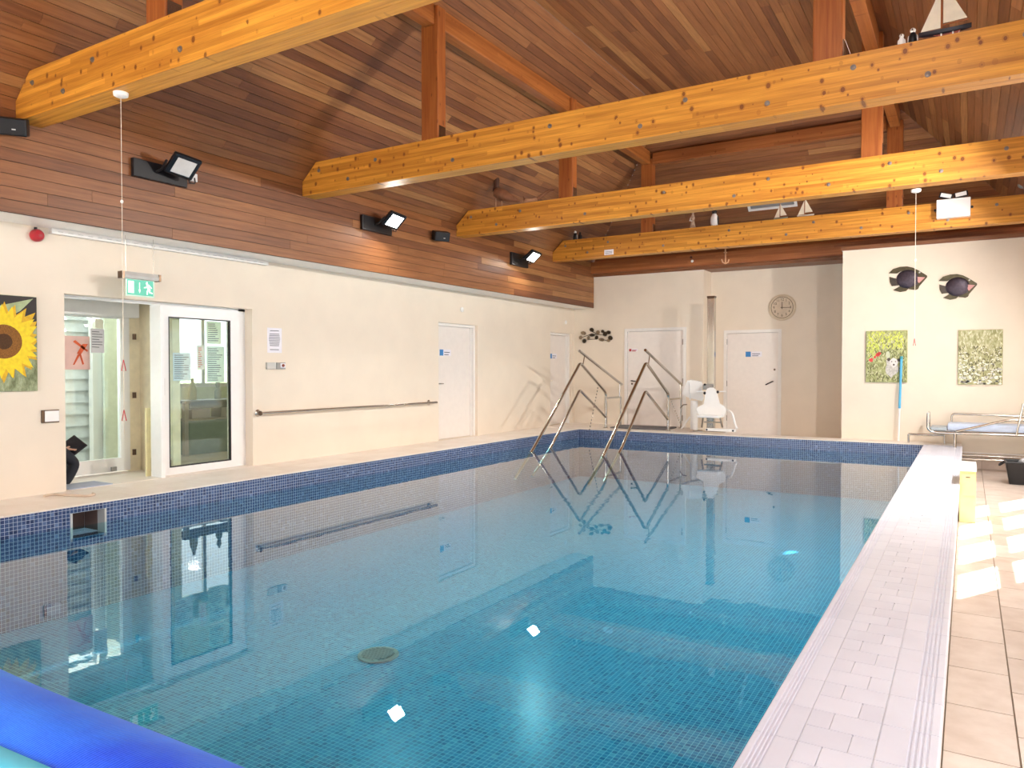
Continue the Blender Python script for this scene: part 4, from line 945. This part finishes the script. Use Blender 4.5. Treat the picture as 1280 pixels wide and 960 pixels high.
def blob(nm_, cx, cz, rx, rz, mat, n=14, jag=.25, t_=.002, par=None, y_=None):
    pts = []
    for i in range(n):
        q = 1+R.uniform(-jag, jag); pts.append((A.x+cx*wx+rx*wx*q*math.cos(2*PI*i/n), y_ or yy, B.z+cz*hz+rz*hz*q*math.sin(2*PI*i/n)))
    obj(nm_, MB().plate(pts, (0, -1, 0), t_), mat, par or e)
def dabs(nm_, n, cx0, cx1, cz0, cz1, size, mat, par, bias=1.0):
    mb = MB()
    for i in range(n):
        c = Vector((A.x+R.uniform(cx0, cx1)*wx, yy, B.z+(cz0+(cz1-cz0)*R.random()**bias)*hz)); an = R.uniform(-.7, .7); l_, w_ = size*R.uniform(.6, 1.5), size*R.uniform(.2, .4)
        u_ = Vector((math.sin(an), 0, math.cos(an))); v_ = Vector((math.cos(an), 0, -math.sin(an)))
        p = [c-u_*l_, c+v_*w_, c+u_*l_, c-v_*w_]
        for q in p: q.x = min(max(q.x, A.x+.002), B.x-.002); q.z = min(max(q.z, B.z+.002), A.z-.002)
        mb.plate(p, (0, -1, 0), .0004+.001*R.random())
    obj(nm_, mb, mat, par)['kind'] = 'stuff'
dabs('yellow_leaves', 170, .04, .9, .66, .98, .03, plain('leaf_yellow', 'd3da62', .7, var=.2, scale=40), e)
dabs('yellow_leaves', 60, .02, .3, .5, .75, .028, plain('leaf_lime', 'c6cf6c', .7, var=.2, scale=40), e)
dabs('pale_grass', 220, .02, .98, .02, .95, .026, plain('grass_pale', 'cfcda4', .7, var=.2, scale=40), e)
dabs('dark_grass', 200, .02, .98, .02, .8, .026, plain('grass_dark', '66663f', .7, var=.2, scale=40), e)
RP = plain('poppy_red', 'dd4a48', .7, var=.2)
for cx, cz, r_ in ((.28, .53, .05), (.33, .56, .04), (.13, .43, .05), (.22, .49, .03)): blob('poppy', cx, cz, r_, r_*.8, RP, 10)
FUR = plain('grey_white_fur', 'c9c4bc', .8, var=.25, scale=40); FD = plain('dark_fur', '5c524c', .8)
blob('dog_body', .62, .28, .15, .17, FUR, 16); blob('dog_tail', .54, .52, .05, .09, plain('pale_fur', 'cfd0b4', .8), 10)
blob('dog_head', .68, .38, .10, .09, plain('pale_dog_fur', 'ddd8d4', .8), 14, .08, .004)
for cx, cz, r_ in ((.56, .44, .04), (.80, .43, .04)): blob('dog_ear', cx, cz, r_, r_*.8, FD, 8, .1, .005)
for cx, cz, r_ in ((.63, .40, .014), (.72, .40, .014), (.68, .34, .024)): blob('dog_feature', cx, cz, r_, r_*.8, FD, 8, .05, .006)
e2, A, B = canvas_y(1198, 413, 1253, 481, 'meadow canvas covered in white daisies', meadow('grass_meadow', ['7c7a50', '9a9866', 'c2c096', 'e0dfc0'], 26))
e = e2; wx, hz = B.x-A.x, A.z-B.z
dabs('pale_grass', 200, .02, .98, .02, .98, .03, plain('grass_straw', 'd8d6b6', .7, var=.2, scale=40), e2)
dabs('dark_grass', 220, .02, .98, .02, .7, .024, plain('grass_umber', '5f5c3e', .7, var=.2, scale=40), e2)
WD = plain('daisy_white', 'f0efe2', .7); mb = MB()
for i in range(150):
    cz = R.random()**1.3*.72; cx = R.uniform(.03, .97); s = .010+.022*(1-cz/.72)
    c = Vector((A.x+cx*wx, yy-.002, B.z+(.02+cz*.95)*hz)); mb.plate([c+Vector((s*wx*1.3*math.cos(2*PI*k_/7), 0, s*hz*.55*math.sin(2*PI*k_/7))) for k_ in range(7)], (0, -1, 0), .002)
obj('daisies', mb, WD, e2)['kind'] = 'stuff'
# sunflower canvas on the left wall
a, b = onx(0, 366, XL), onx(45, 488, XL); y1 = b.y; y0 = y1-.92; z0, z1 = 1.04, 1.965
e = thing('canvas_print', 'large sunflower canvas print on the left wall', 'picture', (XL, (y0+y1)/2, z0))
obj('canvas', MB().box(XL, XL+.035, y0, y1, z0, z1, .003), meadow('foliage_print', ['4a4a33', '77805a', 'a3ab86', 'c5cbb0'], 16), e)
obj('dark_sky', MB().box(XL+.035, XL+.0365, y0+.004, y1-.004, z1-.30, z1-.004), plain('dark_print_ground', '3a3432', .7), e)
fx, cy_, cz_ = XL+.037, onx(2, 427, XL).y, onx(2, 427, XL).z
obj('leaf', MB().plate([(fx, cy_-.1, cz_+.32), (fx, cy_+.27, cz_+.43), (fx, cy_+.15, cz_+.30), (fx, cy_+.02, cz_+.22)], (1, 0, 0), .0015), plain('leaf_print', 'a9b78c', .7, var=.2), e)
Y1, Y2 = plain('petal_yellow', 'f2d21c', .6, var=.12, scale=30), plain('petal_gold', 'dfae14', .6, var=.12, scale=30)
for ring, (n_, r0, r1, m_, t_) in enumerate(((24, .10, .40, Y2, 0), (21, .10, .36, Y1, .0012))):
    for i in range(n_):
        a = 2*PI*i/n_+ring*.13+R.uniform(-.04, .04); rl = r1*R.uniform(.88, 1.05); wd = rl*.13
        d_ = Vector((0, math.cos(a), math.sin(a))); q_ = Vector((0, -math.sin(a), math.cos(a))); c = Vector((fx+.002+t_+i*.00003, cy_, cz_))
        pts = [c+d_*r0-q_*wd*.5, c+d_*rl*.65-q_*wd, c+d_*rl, c+d_*rl*.65+q_*wd, c+d_*r0+q_*wd*.5]
        for p in pts: p.y = min(max(p.y, y0+.003), y1-.003)
        obj('petal', MB().plate(pts, (1, 0, 0), .0006), m_, e)
obj('seed_head', MB().lathe((fx+.003, cy_, cz_), [(.165, 0), (.16, .003), (.10, .004)], 30, (1, 0, 0)), plain('seed_brown', '8a5a22', .8, var=.35, scale=90), e)
obj('seed_centre', MB().lathe((fx+.007, cy_, cz_), [(.075, 0), (.06, .002)], 24, (1, 0, 0)), plain('seed_dark', '4d3014', .8, var=.3, scale=90), e)

# ------------------------------------------------------------------ shower trolley, pole, tub by the projecting wall
def bp(a, b, y): return ony(1130+a/7.387, 490+b/7.387, y)
bd = thing('shower_trolley', 'chrome tube shower trolley with pale blue mattress by wall', 'trolley', (.35, 14.25, ZFL))
ST = M['steel']; yf, yr = 13.95, 14.55; xl, xr = bp(230, 300, yf).x, 1.42; zp = bp(600, 385, yf).z
def tb_(nm_, path, r=.018, f=.06): return obj(nm_, MB().tube(fillet(path, f), r, 12), ST, bd, smooth=True)
for yy in (yf, yr): tb_('side_rail', [(xl+.12, yy, zp), (xr, yy, zp)], .02)
tb_('head_rail', [(xl-.02, yf+.05, zp+.30), (xl-.02, yf+.05, zp+.05), (xl+.06, yf+.05, zp), (xl+.35, yf+.05, zp)], .02, .1)
tb_('head_rail', [(xl-.02, yr-.05, zp+.30), (xl-.02, yr-.05, zp+.05), (xl+.06, yr-.05, zp), (xl+.35, yr-.05, zp)], .02, .1)
tb_('head_bar', [(xl-.02, yf+.05, zp+.30), (xl-.02, yr-.05, zp+.30)], .018)
tb_('guard_rail', [(bp(440, 240, yr).x, yr, zp+.02), (bp(440, 175, yr).x, yr, zp+.28), (xr, yr, zp+.26)], .016)
tb_('drop_side', [(bp(480, 360, yf).x, yf-.03, zp+.03), (bp(970, 200, yf).x, yf-.03, zp+.24), (xr, yf-.03, zp+.24)], .017)
tb_('drop_strut', [(bp(1035, 360, yf).x, yf-.05, zp), (bp(1100, 105, yf).x, yf-.05, bp(1100, 105, yf).z)], .015)
mx0 = bp(400, 300, yf+.1).x
obj('mattress', MB().box(mx0, xr, yf+.06, yr-.05, zp+.03, zp+.15, .03), plain('pale_blue_vinyl', 'c4d2ea', .35), bd, smooth=True)
obj('pad', MB().box(xl+.02, mx0-.005, yf+.06, yr-.05, zp+.025, zp+.085, .015), plain('grey_vinyl', 'a9b2b8', .4), bd)
for x_ in (bp(470, 400, yf).x, xr-.12):
    for yy in (yf, yr):
        tb_('leg', [(x_, yy, zp), (x_, yy, ZFL+.1)], .022)
        obj('castor', MB().cyl((x_-.015, yy, ZFL+.05), (x_+.015, yy, ZFL+.05), .05, 18), M['grey'], bd)
tb_('lower_bar', [(bp(470, 580, yf).x, yf, ZFL+.24), (xr-.12, yf, ZFL+.24)], .016)
tb_('lower_bar', [(bp(470, 580, yf).x, yr, ZFL+.24), (xr-.12, yr, ZFL+.24)], .016)
fs = thing('tube_frame', 'small low chrome tube frame beside the trolley', 'frame', (bp(200, 440, 14.45).x, 14.45, ZFL))
xa, xb, zf = bp(42, 390, 14.45).x, bp(375, 400, 14.45).x, bp(200, 395, 14.45).z
yfr = 14.45
for x_, in ((xa,), (xb,)): obj('leg', MB().cyl((x_, yfr, .0 if True else 0), (x_, yfr, zf), .018, 12), ST, fs, smooth=True)
obj('top_bar', MB().cyl((xa, yfr, zf), (xb, yfr, zf), .018, 12), ST, fs, smooth=True)
fs.location.z = 0
for c_ in fs.children: c_.data.transform(Matrix.Translation((0, 0, ZFL)))
pl_ = ony(1123, 552, 14.62); pt = ony(1127, 449, YPRO-.03)
po = thing('telescopic_pole', 'blue and white telescopic pole leaning against back wall', 'pole', (pl_.x, 14.62, 0))
p0 = Vector((pl_.x, 14.60, .003)); p1 = Vector((pt.x, YPRO-.08, pt.z)); md = p0.lerp(p1, .40)
obj('lower_tube', MB().cyl(p0, md, .016, 12), M['wplas'], po, smooth=True)
obj('upper_tube', MB().cyl(md, p1, .021, 12), plain('sky_blue_plastic', '58b4de', .4), po, smooth=True)
obj('grip', MB().cyl(p1, p1+(p1-p0).normalized()*.05, .024, 12), plain('teal_grip', '3f9aa8', .5), po)
tu = onz(1272, 606, ZFL); tx, ty = tu.x+.12, tu.y+.15
tb = thing('rubber_tub', 'black flexible tub on stone floor below the trolley', 'tub', (tx, ty, ZFL))
def ringbox(x0, x1, y0, y1, z): return [(x0, y0, z), (x1, y0, z), (x1, y1, z), (x0, y1, z)]
mb = MB(); w0, w1, h_ = .22, .27, .32
mb.hull(ringbox(tx-w0, tx+w0, ty-.17, ty+.17, ZFL+.002), ringbox(tx-w0-.003, tx+w0+.003, ty-.173, ty+.173, ZFL+.02))
for (xa_, xb_, ya_, yb_, xc_, xd_, yc_, yd_) in ((-w0, -w0+.02, -.17, .17, -w1, -w1+.02, -.21, .21), (w0-.02, w0, -.17, .17, w1-.02, w1, -.21, .21), (-w0, w0, -.17, -.15, -w1, w1, -.21, -.19), (-w0, w0, .15, .17, -w1, w1, .19, .21)):
    mb.hull(ringbox(tx+xa_, tx+xb_, ty+ya_, ty+yb_, ZFL+.01), ringbox(tx+xc_, tx+xd_, ty+yc_, ty+yd_, ZFL+h_))
obj('tub_body', mb, M['black'], tb)
obj('rim', MB().tube([(tx-w1, ty-.21, ZFL+h_), (tx+w1, ty-.21, ZFL+h_), (tx+w1, ty+.21, ZFL+h_), (tx-w1, ty+.21, ZFL+h_), (tx-w1, ty-.21, ZFL+h_)], .014, 8), M['black'], tb)
obj('handle', MB().tube(fillet([(tx-w1, ty-.08, ZFL+h_), (tx-w1-.07, ty-.08, ZFL+h_-.06), (tx-w1-.07, ty+.08, ZFL+h_-.06), (tx-w1, ty+.08, ZFL+h_)], .03), .012, 8), M['black'], tb)
mb = MB()
tag(obj('pool_towel', MB().ball((tx+.04, ty-.02, ZFL+h_-.02), (.16, .12, .09), n=18), plain('white_black_cloth', 'b9b9bd', .9, var=.7, scale=14), smooth=True), 'crumpled black and white cloth in the black tub', 'cloth')

# yellow access block with white top against the coping
yb0 = 9.5; zt = .145
bx = thing('access_block', 'pale yellow block with white top against the coping', 'block', (.0, yb0+.3, ZFL))
YEL = plain('pale_yellow_plastic', 'f6e4a6', .45)
obj('body', MB().box(XCO+.012, .085, yb0, yb0+.7, ZFL, zt, .006), YEL, bx)
obj('raised_panel', MB().box(XCO+.03, .075, yb0-.008, yb0-.0005, -.12, zt-.02, .003), YEL, bx)
obj('clip', MB().box(-.01, .03, yb0-.014, yb0-.0085, zt-.07, zt-.06), M['dsteel'], bx)
obj('white_top', MB().box(XCO-.02, .09, yb0-.02, yb0+.75, zt, zt+.03, .006), M['wplas'], bx)

# ------------------------------------------------------------------ things standing or hanging on the beams
ZT = ZBM1
def yacht(u, v0, bi, L_, hull_m, keel_m, sail_m, lab, stand=.03):
    """model yacht: L_ hull length; u centre pixel, stands on tie beam bi"""
    y = BEAMY[bi]+BW/2; x = ony(u, v0, y).x
    e = thing('model_yacht', lab, 'model yacht', (x, y, ZT), 'model yachts on the beams')
    n_ = 9; s = L_; mb = MB(); mk = MB(); rows = []
    for i in range(n_+1):
        t = i/n_; w_ = .13*s*math.sin(PI*min(1, t*.9+.08))**.7; sh = .03*s*(2*t-1)**2
        xx_ = x-s/2+t*s
        rows.append([(xx_, y-w_/2, ZT+stand+.16*s+sh), (xx_, y-w_*.4, ZT+stand+.09*s+sh), (xx_, y, ZT+stand+.04*s+sh*1.6), (xx_, y+w_*.4, ZT+stand+.09*s+sh), (xx_, y+w_/2, ZT+stand+.16*s+sh)])
    vs = [[mb.bm.verts.new(Vector(p)) for p in r] for r in rows]
    for a, b in zip(vs, vs[1:]):
        for k_ in range(4): mb.bm.faces.new((a[k_], a[k_+1], b[k_+1], b[k_]))
        mb.bm.faces.new((a[4], a[0], b[0], b[4]))
    mb.bm.faces.new(vs[0]); mb.bm.faces.new(vs[-1][::-1]); obj('hull', mb, hull_m, e)
    mk = MB(); mk.plate([(x-.25*s, y-.008, ZT+stand+.08*s), (x+.3*s, y-.008, ZT+stand+.08*s), (x+.22*s, y-.008, ZT+stand), (x-.05*s, y-.008, ZT+stand)], (0, 1, 0), .016); obj('keel', mk, keel_m, e)
    obj('stand', MB().box(x-.08*s, x-.05*s, y-.05*s, y+.05*s, ZT, ZT+stand+.07*s).box(x+.14*s, x+.17*s, y-.05*s, y+.05*s, ZT, ZT+stand+.07*s), M['wplas'], e)['kind'] = 'stuff'
    zm = ZT+stand+.16*s; hm = 1.05*s; xm = x-.06*s
    obj('mast', MB().tube([(xm, y, zm-.05*s), (xm, y, zm+hm)], .012*s+.003, 8), M['post'], e)
    obj('boom', MB().tube([(xm, y, zm+.10*s), (xm+.50*s, y, zm+.12*s)], .01*s+.002, 8), M['post'], e)
    obj('jib', MB().plate([(xm-.02*s, y-.002, zm+.05*s), (xm-.40*s, y-.002, zm+.04*s), (xm-.02*s, y-.002, zm+hm*.86)], (0, 1, 0), .004), sail_m, e)
    obj('mainsail', MB().plate([(xm+.03*s, y-.002, zm+.14*s), (xm+.48*s, y-.002, zm+.16*s), (xm+.03*s, y-.002, zm+hm*.97)], (0, 1, 0), .004), sail_m, e)
SAIL = plain('cream_sail', 'f0e6d0', .8); NAVY = plain('navy_hull', '23232e', .3); KEEL = plain('red_brown_keel', '9c4a38', .5); PALE = plain('pale_hull', 'e6ddcc', .5); GRNH = plain('grey_green_hull', '9aa38e', .5)
yacht(1181, 30, 1, .37, NAVY, KEEL, SAIL, 'large model yacht with navy hull and cream sails')
yacht(976, 265, 3, .24, GRNH, GRNH, SAIL, 'small model yacht with grey green hull', .0)
yacht(1007, 262, 3, .28, PALE, PALE, SAIL, 'small model yacht with pale cream hull', .0)
def bird(u, v, bi, h_, lab, white, black, cat='figurine'):
    y = BEAMY[bi]+BW/2; x = ony(u, v, y).x; e = thing('bird_figurine', lab, cat, (x, y, ZT), 'bird figurines on the beams')
    obj('body', MB().lathe((x, y, ZT), [(.10*h_, 0), (.19*h_, .08*h_), (.22*h_, .3*h_), (.20*h_, .5*h_), (.13*h_, .68*h_), (.08*h_, .74*h_)], 16), white, e, smooth=True)
    hd = obj('head', MB().ball((x, y, ZT+.82*h_), (.14*h_, .15*h_, .14*h_)), black, e, smooth=True)
    obj('beak', MB().lathe((x, y-.12*h_, ZT+.82*h_), [(.04*h_, 0), (.005, .14*h_)], 8, (0, -1, 0)), M['dsteel'], hd)
    for s in (-1, 1): obj('wing', MB().ball((x+s*.19*h_, y+.03*h_, ZT+.36*h_), (.05*h_, .13*h_, .25*h_)), black, e, smooth=True)
bird(1127, 45, 1, .13, 'plain white bird figurine beside the dark capped one', M['wplas'], M['wplas'])
bird(1141, 44, 1, .16, 'black bird figurine with white head bands', M['black'], M['wplas'])
bird(893, 272, 3, .33, 'white penguin figurine with black head on beam', M['wplas'], M['black'])
bird(719, 293, 3, .21, 'black penguin figurine beside a smaller one', M['black'], M['wplas'])
bird(725, 295, 3, .17, 'smaller black penguin figurine beside its mate', M['black'], M['black'])
# slim statuette
y = BEAMY[3]+BW/2; x = ony(866, 277, y).x; e = thing('statuette', 'slim brown and white statuette beside the white penguin', 'statuette', (x, y, ZT))
obj('figure', MB().lathe((x, y, ZT), [(.055, 0), (.05, .05), (.03, .14), (.04, .2), (.03, .25), (.015, .27), (.025, .30), (.02, .33)], 14), plain('brown_white_glaze', 'b59a86', .4, var=.5, scale=25), e, smooth=True)
obj('arm', MB().tube([(x-.035, y, ZT+.22), (x-.05, y-.03, ZT+.15), (x, y-.05, ZT+.14)], .01, 8), M['wplas'], e)
# gull and driftwood on the third beam
y = BEAMY[2]+BW/2; x = ony(622, 250, y).x
e = thing('gull_sculpture', 'brown driftwood gull standing on the tie beam', 'sculpture', (x, y, ZT), )
DW = plain('driftwood_brown', '8a5c40', .7, var=.2); DW2 = plain('driftwood_pale', 'b58a6a', .7, var=.2)
obj('body', MB().tube([(x-.06, y, ZT+.30), (x-.02, y, ZT+.27), (x+.10, y, ZT+.21), (x+.26, y, ZT+.13), (x+.42, y, ZT+.07)], .1, 14, radii=[.03, .085, .10, .06, .012]), DW, e, smooth=True)
hd = obj('head', MB().tube([(x-.03, y, ZT+.28), (x-.02, y, ZT+.40), (x-.02, y, ZT+.47), (x-.02, y, ZT+.52)], .05, 12, radii=[.06, .045, .05, .03]), plain('dark_driftwood', '4a2a1a', .7), e, smooth=True)
obj('beak', MB().lathe((x-.06, y, ZT+.48), [(.016, 0), (.003, .08)], 8, (-1, 0, -.2)), DW2, hd)
for s in (-.02, .05): obj('leg', MB().tube([(x+s, y+s, ZT+.16), (x+s, y+s, ZT)], .01, 8), DW2, e)
e = thing('driftwood', 'crooked piece of pale driftwood beside the gull', 'driftwood', (x+.6, y, ZT))
obj('trunk', MB().tube([(x+.50, y, ZT+.05), (x+.56, y, ZT+.055), (x+.62, y, ZT+.05), (x+.76, y, ZT+.065)], .04, 12, radii=[.02, .05, .045, .03]), DW2, e, smooth=True)
obj('branch', MB().tube([(x+.74, y, ZT+.06), (x+.86, y, ZT+.12), (x+.98, y, ZT+.17), (x+1.06, y, ZT+.17)], .03, 10, radii=[.03, .028, .02, .008]), DW, e, smooth=True)
obj('twig', MB().tube([(x+.52, y, ZT+.06), (x+.49, y, ZT+.14)], .012, 8, radii=[.016, .006]), DW, e, smooth=True)
# twin emergency lamp on the last beam
yF = BEAMY[3]; a, b = ony(1171, 251, yF), ony(1213, 271, yF)
e = thing('emergency_light', 'white twin spot emergency light fixed on tie beam', 'emergency light', ((a.x+b.x)/2, yF, b.z))
obj('battery_box', MB().box(a.x, b.x, yF-.12, yF, b.z-.0, a.z-.01, .008), M['wplas'], e)
for s, m_ in ((.28, .3), (.72, -.15)):
    c = Vector((a.x+(b.x-a.x)*s, yF-.06, a.z+.045)); Mh = Matrix.Rotation(m_, 3, 'Y')
    h_ = obj('spot_head', MB().obox(c, (.19, .10, .085), Mh, .012), M['black'], e)
    obj('spot_lens', MB().obox(c+Vector((0, -.052, 0)), (.15, .006, .06), Mh, .002), M['wplas'], h_)
for s in (a.x-.02, b.x+.02): obj('clamp', MB().lathe((s, yF, (a.z+b.z)/2), [(.02, 0), (.02, .02)], 10, (0, -1, 0)), M['black'], e)
p = ony(1278, 230, yF-.05); tag(obj('camera_dome', MB().lathe((p.x, yF, p.z), [(.06, 0), (.06, .04), (.045, .08), (.02, .1)], 18, (0, -1, 0)), M['grey'], smooth=True), 'small grey dome sensor on the last tie beam', 'sensor')
a, b = ony(755.5, 312.5, yF), ony(767, 318, yF); e = thing('beam_label', 'small white printed label on the last tie beam', 'label', ((a.x+b.x)/2, yF, b.z))
obj('card', MB().box(a.x, b.x, yF-.004, yF, b.z, a.z), M['paper'], e)
mb = MB()
for i in range(3): mb.box(a.x+.02, b.x-.03, yF-.0055, yF-.004, b.z+.015+i*.022, b.z+.022+i*.022)
obj('text_lines', mb, M['text'], e)['kind'] = 'stuff'
# anchor and star ornament on the wall plate
yW = YB-.165
def ap(a, b): return ony(840+a/10.67, 310+b/10.67, yW)
e = thing('anchor_ornament', 'small pale wooden anchor hanging on wall plate', 'anchor', ap(712, 212)); AN = plain('pale_pine', 'e2b28a', .6)
obj('shank', MB().tube([ap(712, 20), ap(712, 205)], .016, 8), AN, e); obj('stock', MB().tube([ap(690, 60), ap(735, 60)], .013, 8), AN, e)
obj('arms', MB().tube([ap(662, 150), ap(675, 190), ap(712, 210), ap(748, 190), ap(758, 150)], .015, 8), AN, e)
obj('ring', MB().tube([ap(712, 22), ap(704, 10), ap(712, 0), ap(720, 10), ap(712, 22)], .006, 6), AN, e)
e = thing('wall_charm', 'tiny dark and white charm hanging on wall plate', 'charm', ap(265, 195))
obj('shell', MB().ball(ap(270, 175), (.03, .01, .03)), M['wplas'], e); obj('cap', MB().ball(ap(255, 125), (.03, .012, .025)), plain('dark_brown_charm', '4a1f10', .6), e)
obj('hook', MB().ball(ap(252, 98), (.01, .008, .01), n=8), M['steel'], e)
# rooflight in the back slope
p0_ = Vector((0, YB, ZFOLD)); cs = [onplane(u, v, p0_, nB) for u, v in ((936, 264), (997, 257))]
x0_, x1_ = cs[0].x, cs[1].x; Bv = Vector((0, -1, SL)).normalized(); yb_ = (cs[0].y+cs[1].y)/2; zb_ = ZFOLD+SL*(YB-yb_)
O_ = Vector((0, yb_, zb_)); hL = .8
wn = struct(obj('window_30', MB().plate([O_+Vector((x0_, 0, 0)), O_+Vector((x1_, 0, 0)), O_+Vector((x1_, 0, 0))+Bv*.05, O_+Vector((x0_, 0, 0))+Bv*.05], nB, .02).plate([O_+Vector((x0_, 0, 0))+Bv*.05, O_+Vector((x0_+.05, 0, 0))+Bv*.05, O_+Vector((x0_+.05, 0, 0))+Bv*hL, O_+Vector((x0_, 0, 0))+Bv*hL], nB, .02).plate([O_+Vector((x1_-.05, 0, 0))+Bv*.05, O_+Vector((x1_, 0, 0))+Bv*.05, O_+Vector((x1_, 0, 0))+Bv*hL, O_+Vector((x1_-.05, 0, 0))+Bv*hL], nB, .02), M['upvc'], loc=(0, 0, 0)), 'white framed rooflight in the back slope')
obj('pane', MB().plate([O_+Vector((x0_+.05, 0, 0))+Bv*.05, O_+Vector((x1_-.05, 0, 0))+Bv*.05, O_+Vector((x1_-.05, 0, 0))+Bv*hL, O_+Vector((x0_+.05, 0, 0))+Bv*hL], nB, .008), plain('grey_blind', '8d8f92', .25), wn)

for k_, ry in enumerate((1.6, 4.4)):  # frames of the unseen right-slope rooflights, added to go with their lamps
    Ub = Vector((-1, 0, SL)).normalized(); c = Vector((-.2, ry, ZFOLD+SL*1.2)); mb = MB()
    for (a0, a1, b0, b1) in ((-.62, -.55, -.87, .87), (.55, .62, -.87, .87), (-.55, .55, -.87, -.80), (-.55, .55, .80, .87)):
        mb.plate([c+Ub*a0+Vector((0, b0, 0)), c+Ub*a1+Vector((0, b0, 0)), c+Ub*a1+Vector((0, b1, 0)), c+Ub*a0+Vector((0, b1, 0))], nR, .08)
    struct(obj('window_%d' % (31+k_), mb, M['upvc'], loc=(0, 0, 0)), 'white rooflight frame added out of view in the right slope')

# ------------------------------------------------------------------ rolled blue pool cover on its reel at the near end
YC, ZC, RC = .757, .30, .26
t = NT('blue_bubble_cover'); n1 = t.noise(t.pos((1, 1, 1)), 3.2, 3)
wv = t.n('TexWave', Scale=46.0, Distortion=0.0, Detail=0.0, _bands_direction='X'); t.l(t.pos(), wv.inputs['Vector'])
wv2 = t.n('TexNoise', Scale=110.0, Detail=2.0); t.l(t.pos((.35, 1, 1)), wv2.inputs['Vector'])
t.set(Base_Color=t.ramp(n1, [(.3, hx('1450e8')), (.55, hx('2b7dff')), (.8, hx('55bcff'))]), Roughness=.5)
t.bump(t.math('ADD', t.math('MULTIPLY', wv.outputs['Fac'], .5), wv2.outputs['Fac']), .35, .006)
COVER = t.m
rl = thing('pool_cover_roll', 'bright blue rolled pool cover on its reel at the pool end', 'pool cover', (-3.7, YC, 0))
xr0, xr1 = -6.75, -.78
mb = MB(); nseg, nr = 72, 60; rings = []
for i in range(nseg+1):
    xx_ = xr0+(xr1-xr0)*i/nseg; ring = []
    for k_ in range(nr):
        a = 2*PI*k_/nr; r_ = RC*(1+.012*math.sin(3*a+xx_*2.1)+.008*math.sin(xx_*5.3+2*a)); ring.append(mb.bm.verts.new((xx_, YC+r_*math.cos(a), ZC+r_*math.sin(a))))
    rings.append(ring)
for A_, B_ in zip(rings, rings[1:]):
    for k_ in range(nr): mb.bm.faces.new((A_[k_], A_[(k_+1) % nr], B_[(k_+1) % nr], B_[k_]))
mb.bm.faces.new(rings[0]); mb.bm.faces.new(rings[-1][::-1])
obj('rolled_sheet', mb, COVER, rl, smooth=True)
mb = MB(); CY = plain('cyan_sheet_edge', '5fd0f5', .3, var=.2, scale=5); prev = None
def flap_pt(xx_, k_): a = math.radians(107+4*math.sin(xx_*2.3)+k_*9); r_ = RC+.012+.0022*k_*(1+.3*math.sin(xx_*3)); return (xx_, YC+r_*math.cos(a), ZC+r_*math.sin(a))
grid = [[mb.bm.verts.new(flap_pt(xr0+(xr1-xr0)*i/40, k_)) for k_ in range(10)] for i in range(41)]
for A_, B_ in zip(grid, grid[1:]):
    for k_ in range(9): mb.bm.faces.new((A_[k_], A_[k_+1], B_[k_+1], B_[k_]))
o = obj('loose_flap', mb, CY, rl, smooth=True); o.modifiers.new('thick', 'SOLIDIFY').thickness = .004
obj('axle', MB().cyl((xr0-.18, YC, ZC), (xr1+.16, YC, ZC), .03, 16), M['steel'], rl)
for x_ in (xr0-.12, xr1+.10):
    obj('stand_leg', MB().tube([(x_, YC-.28, .01), (x_, YC, ZC+.02), (x_, YC+.28, .01)], .022, 10), M['steel'], rl)
    obj('crank_wheel', MB().lathe((x_+(.05 if x_ > -3 else -.05), YC, ZC), [(.14, 0), (.14, .02), (.1, .025)], 24, (1, 0, 0)), M['grey'], rl)
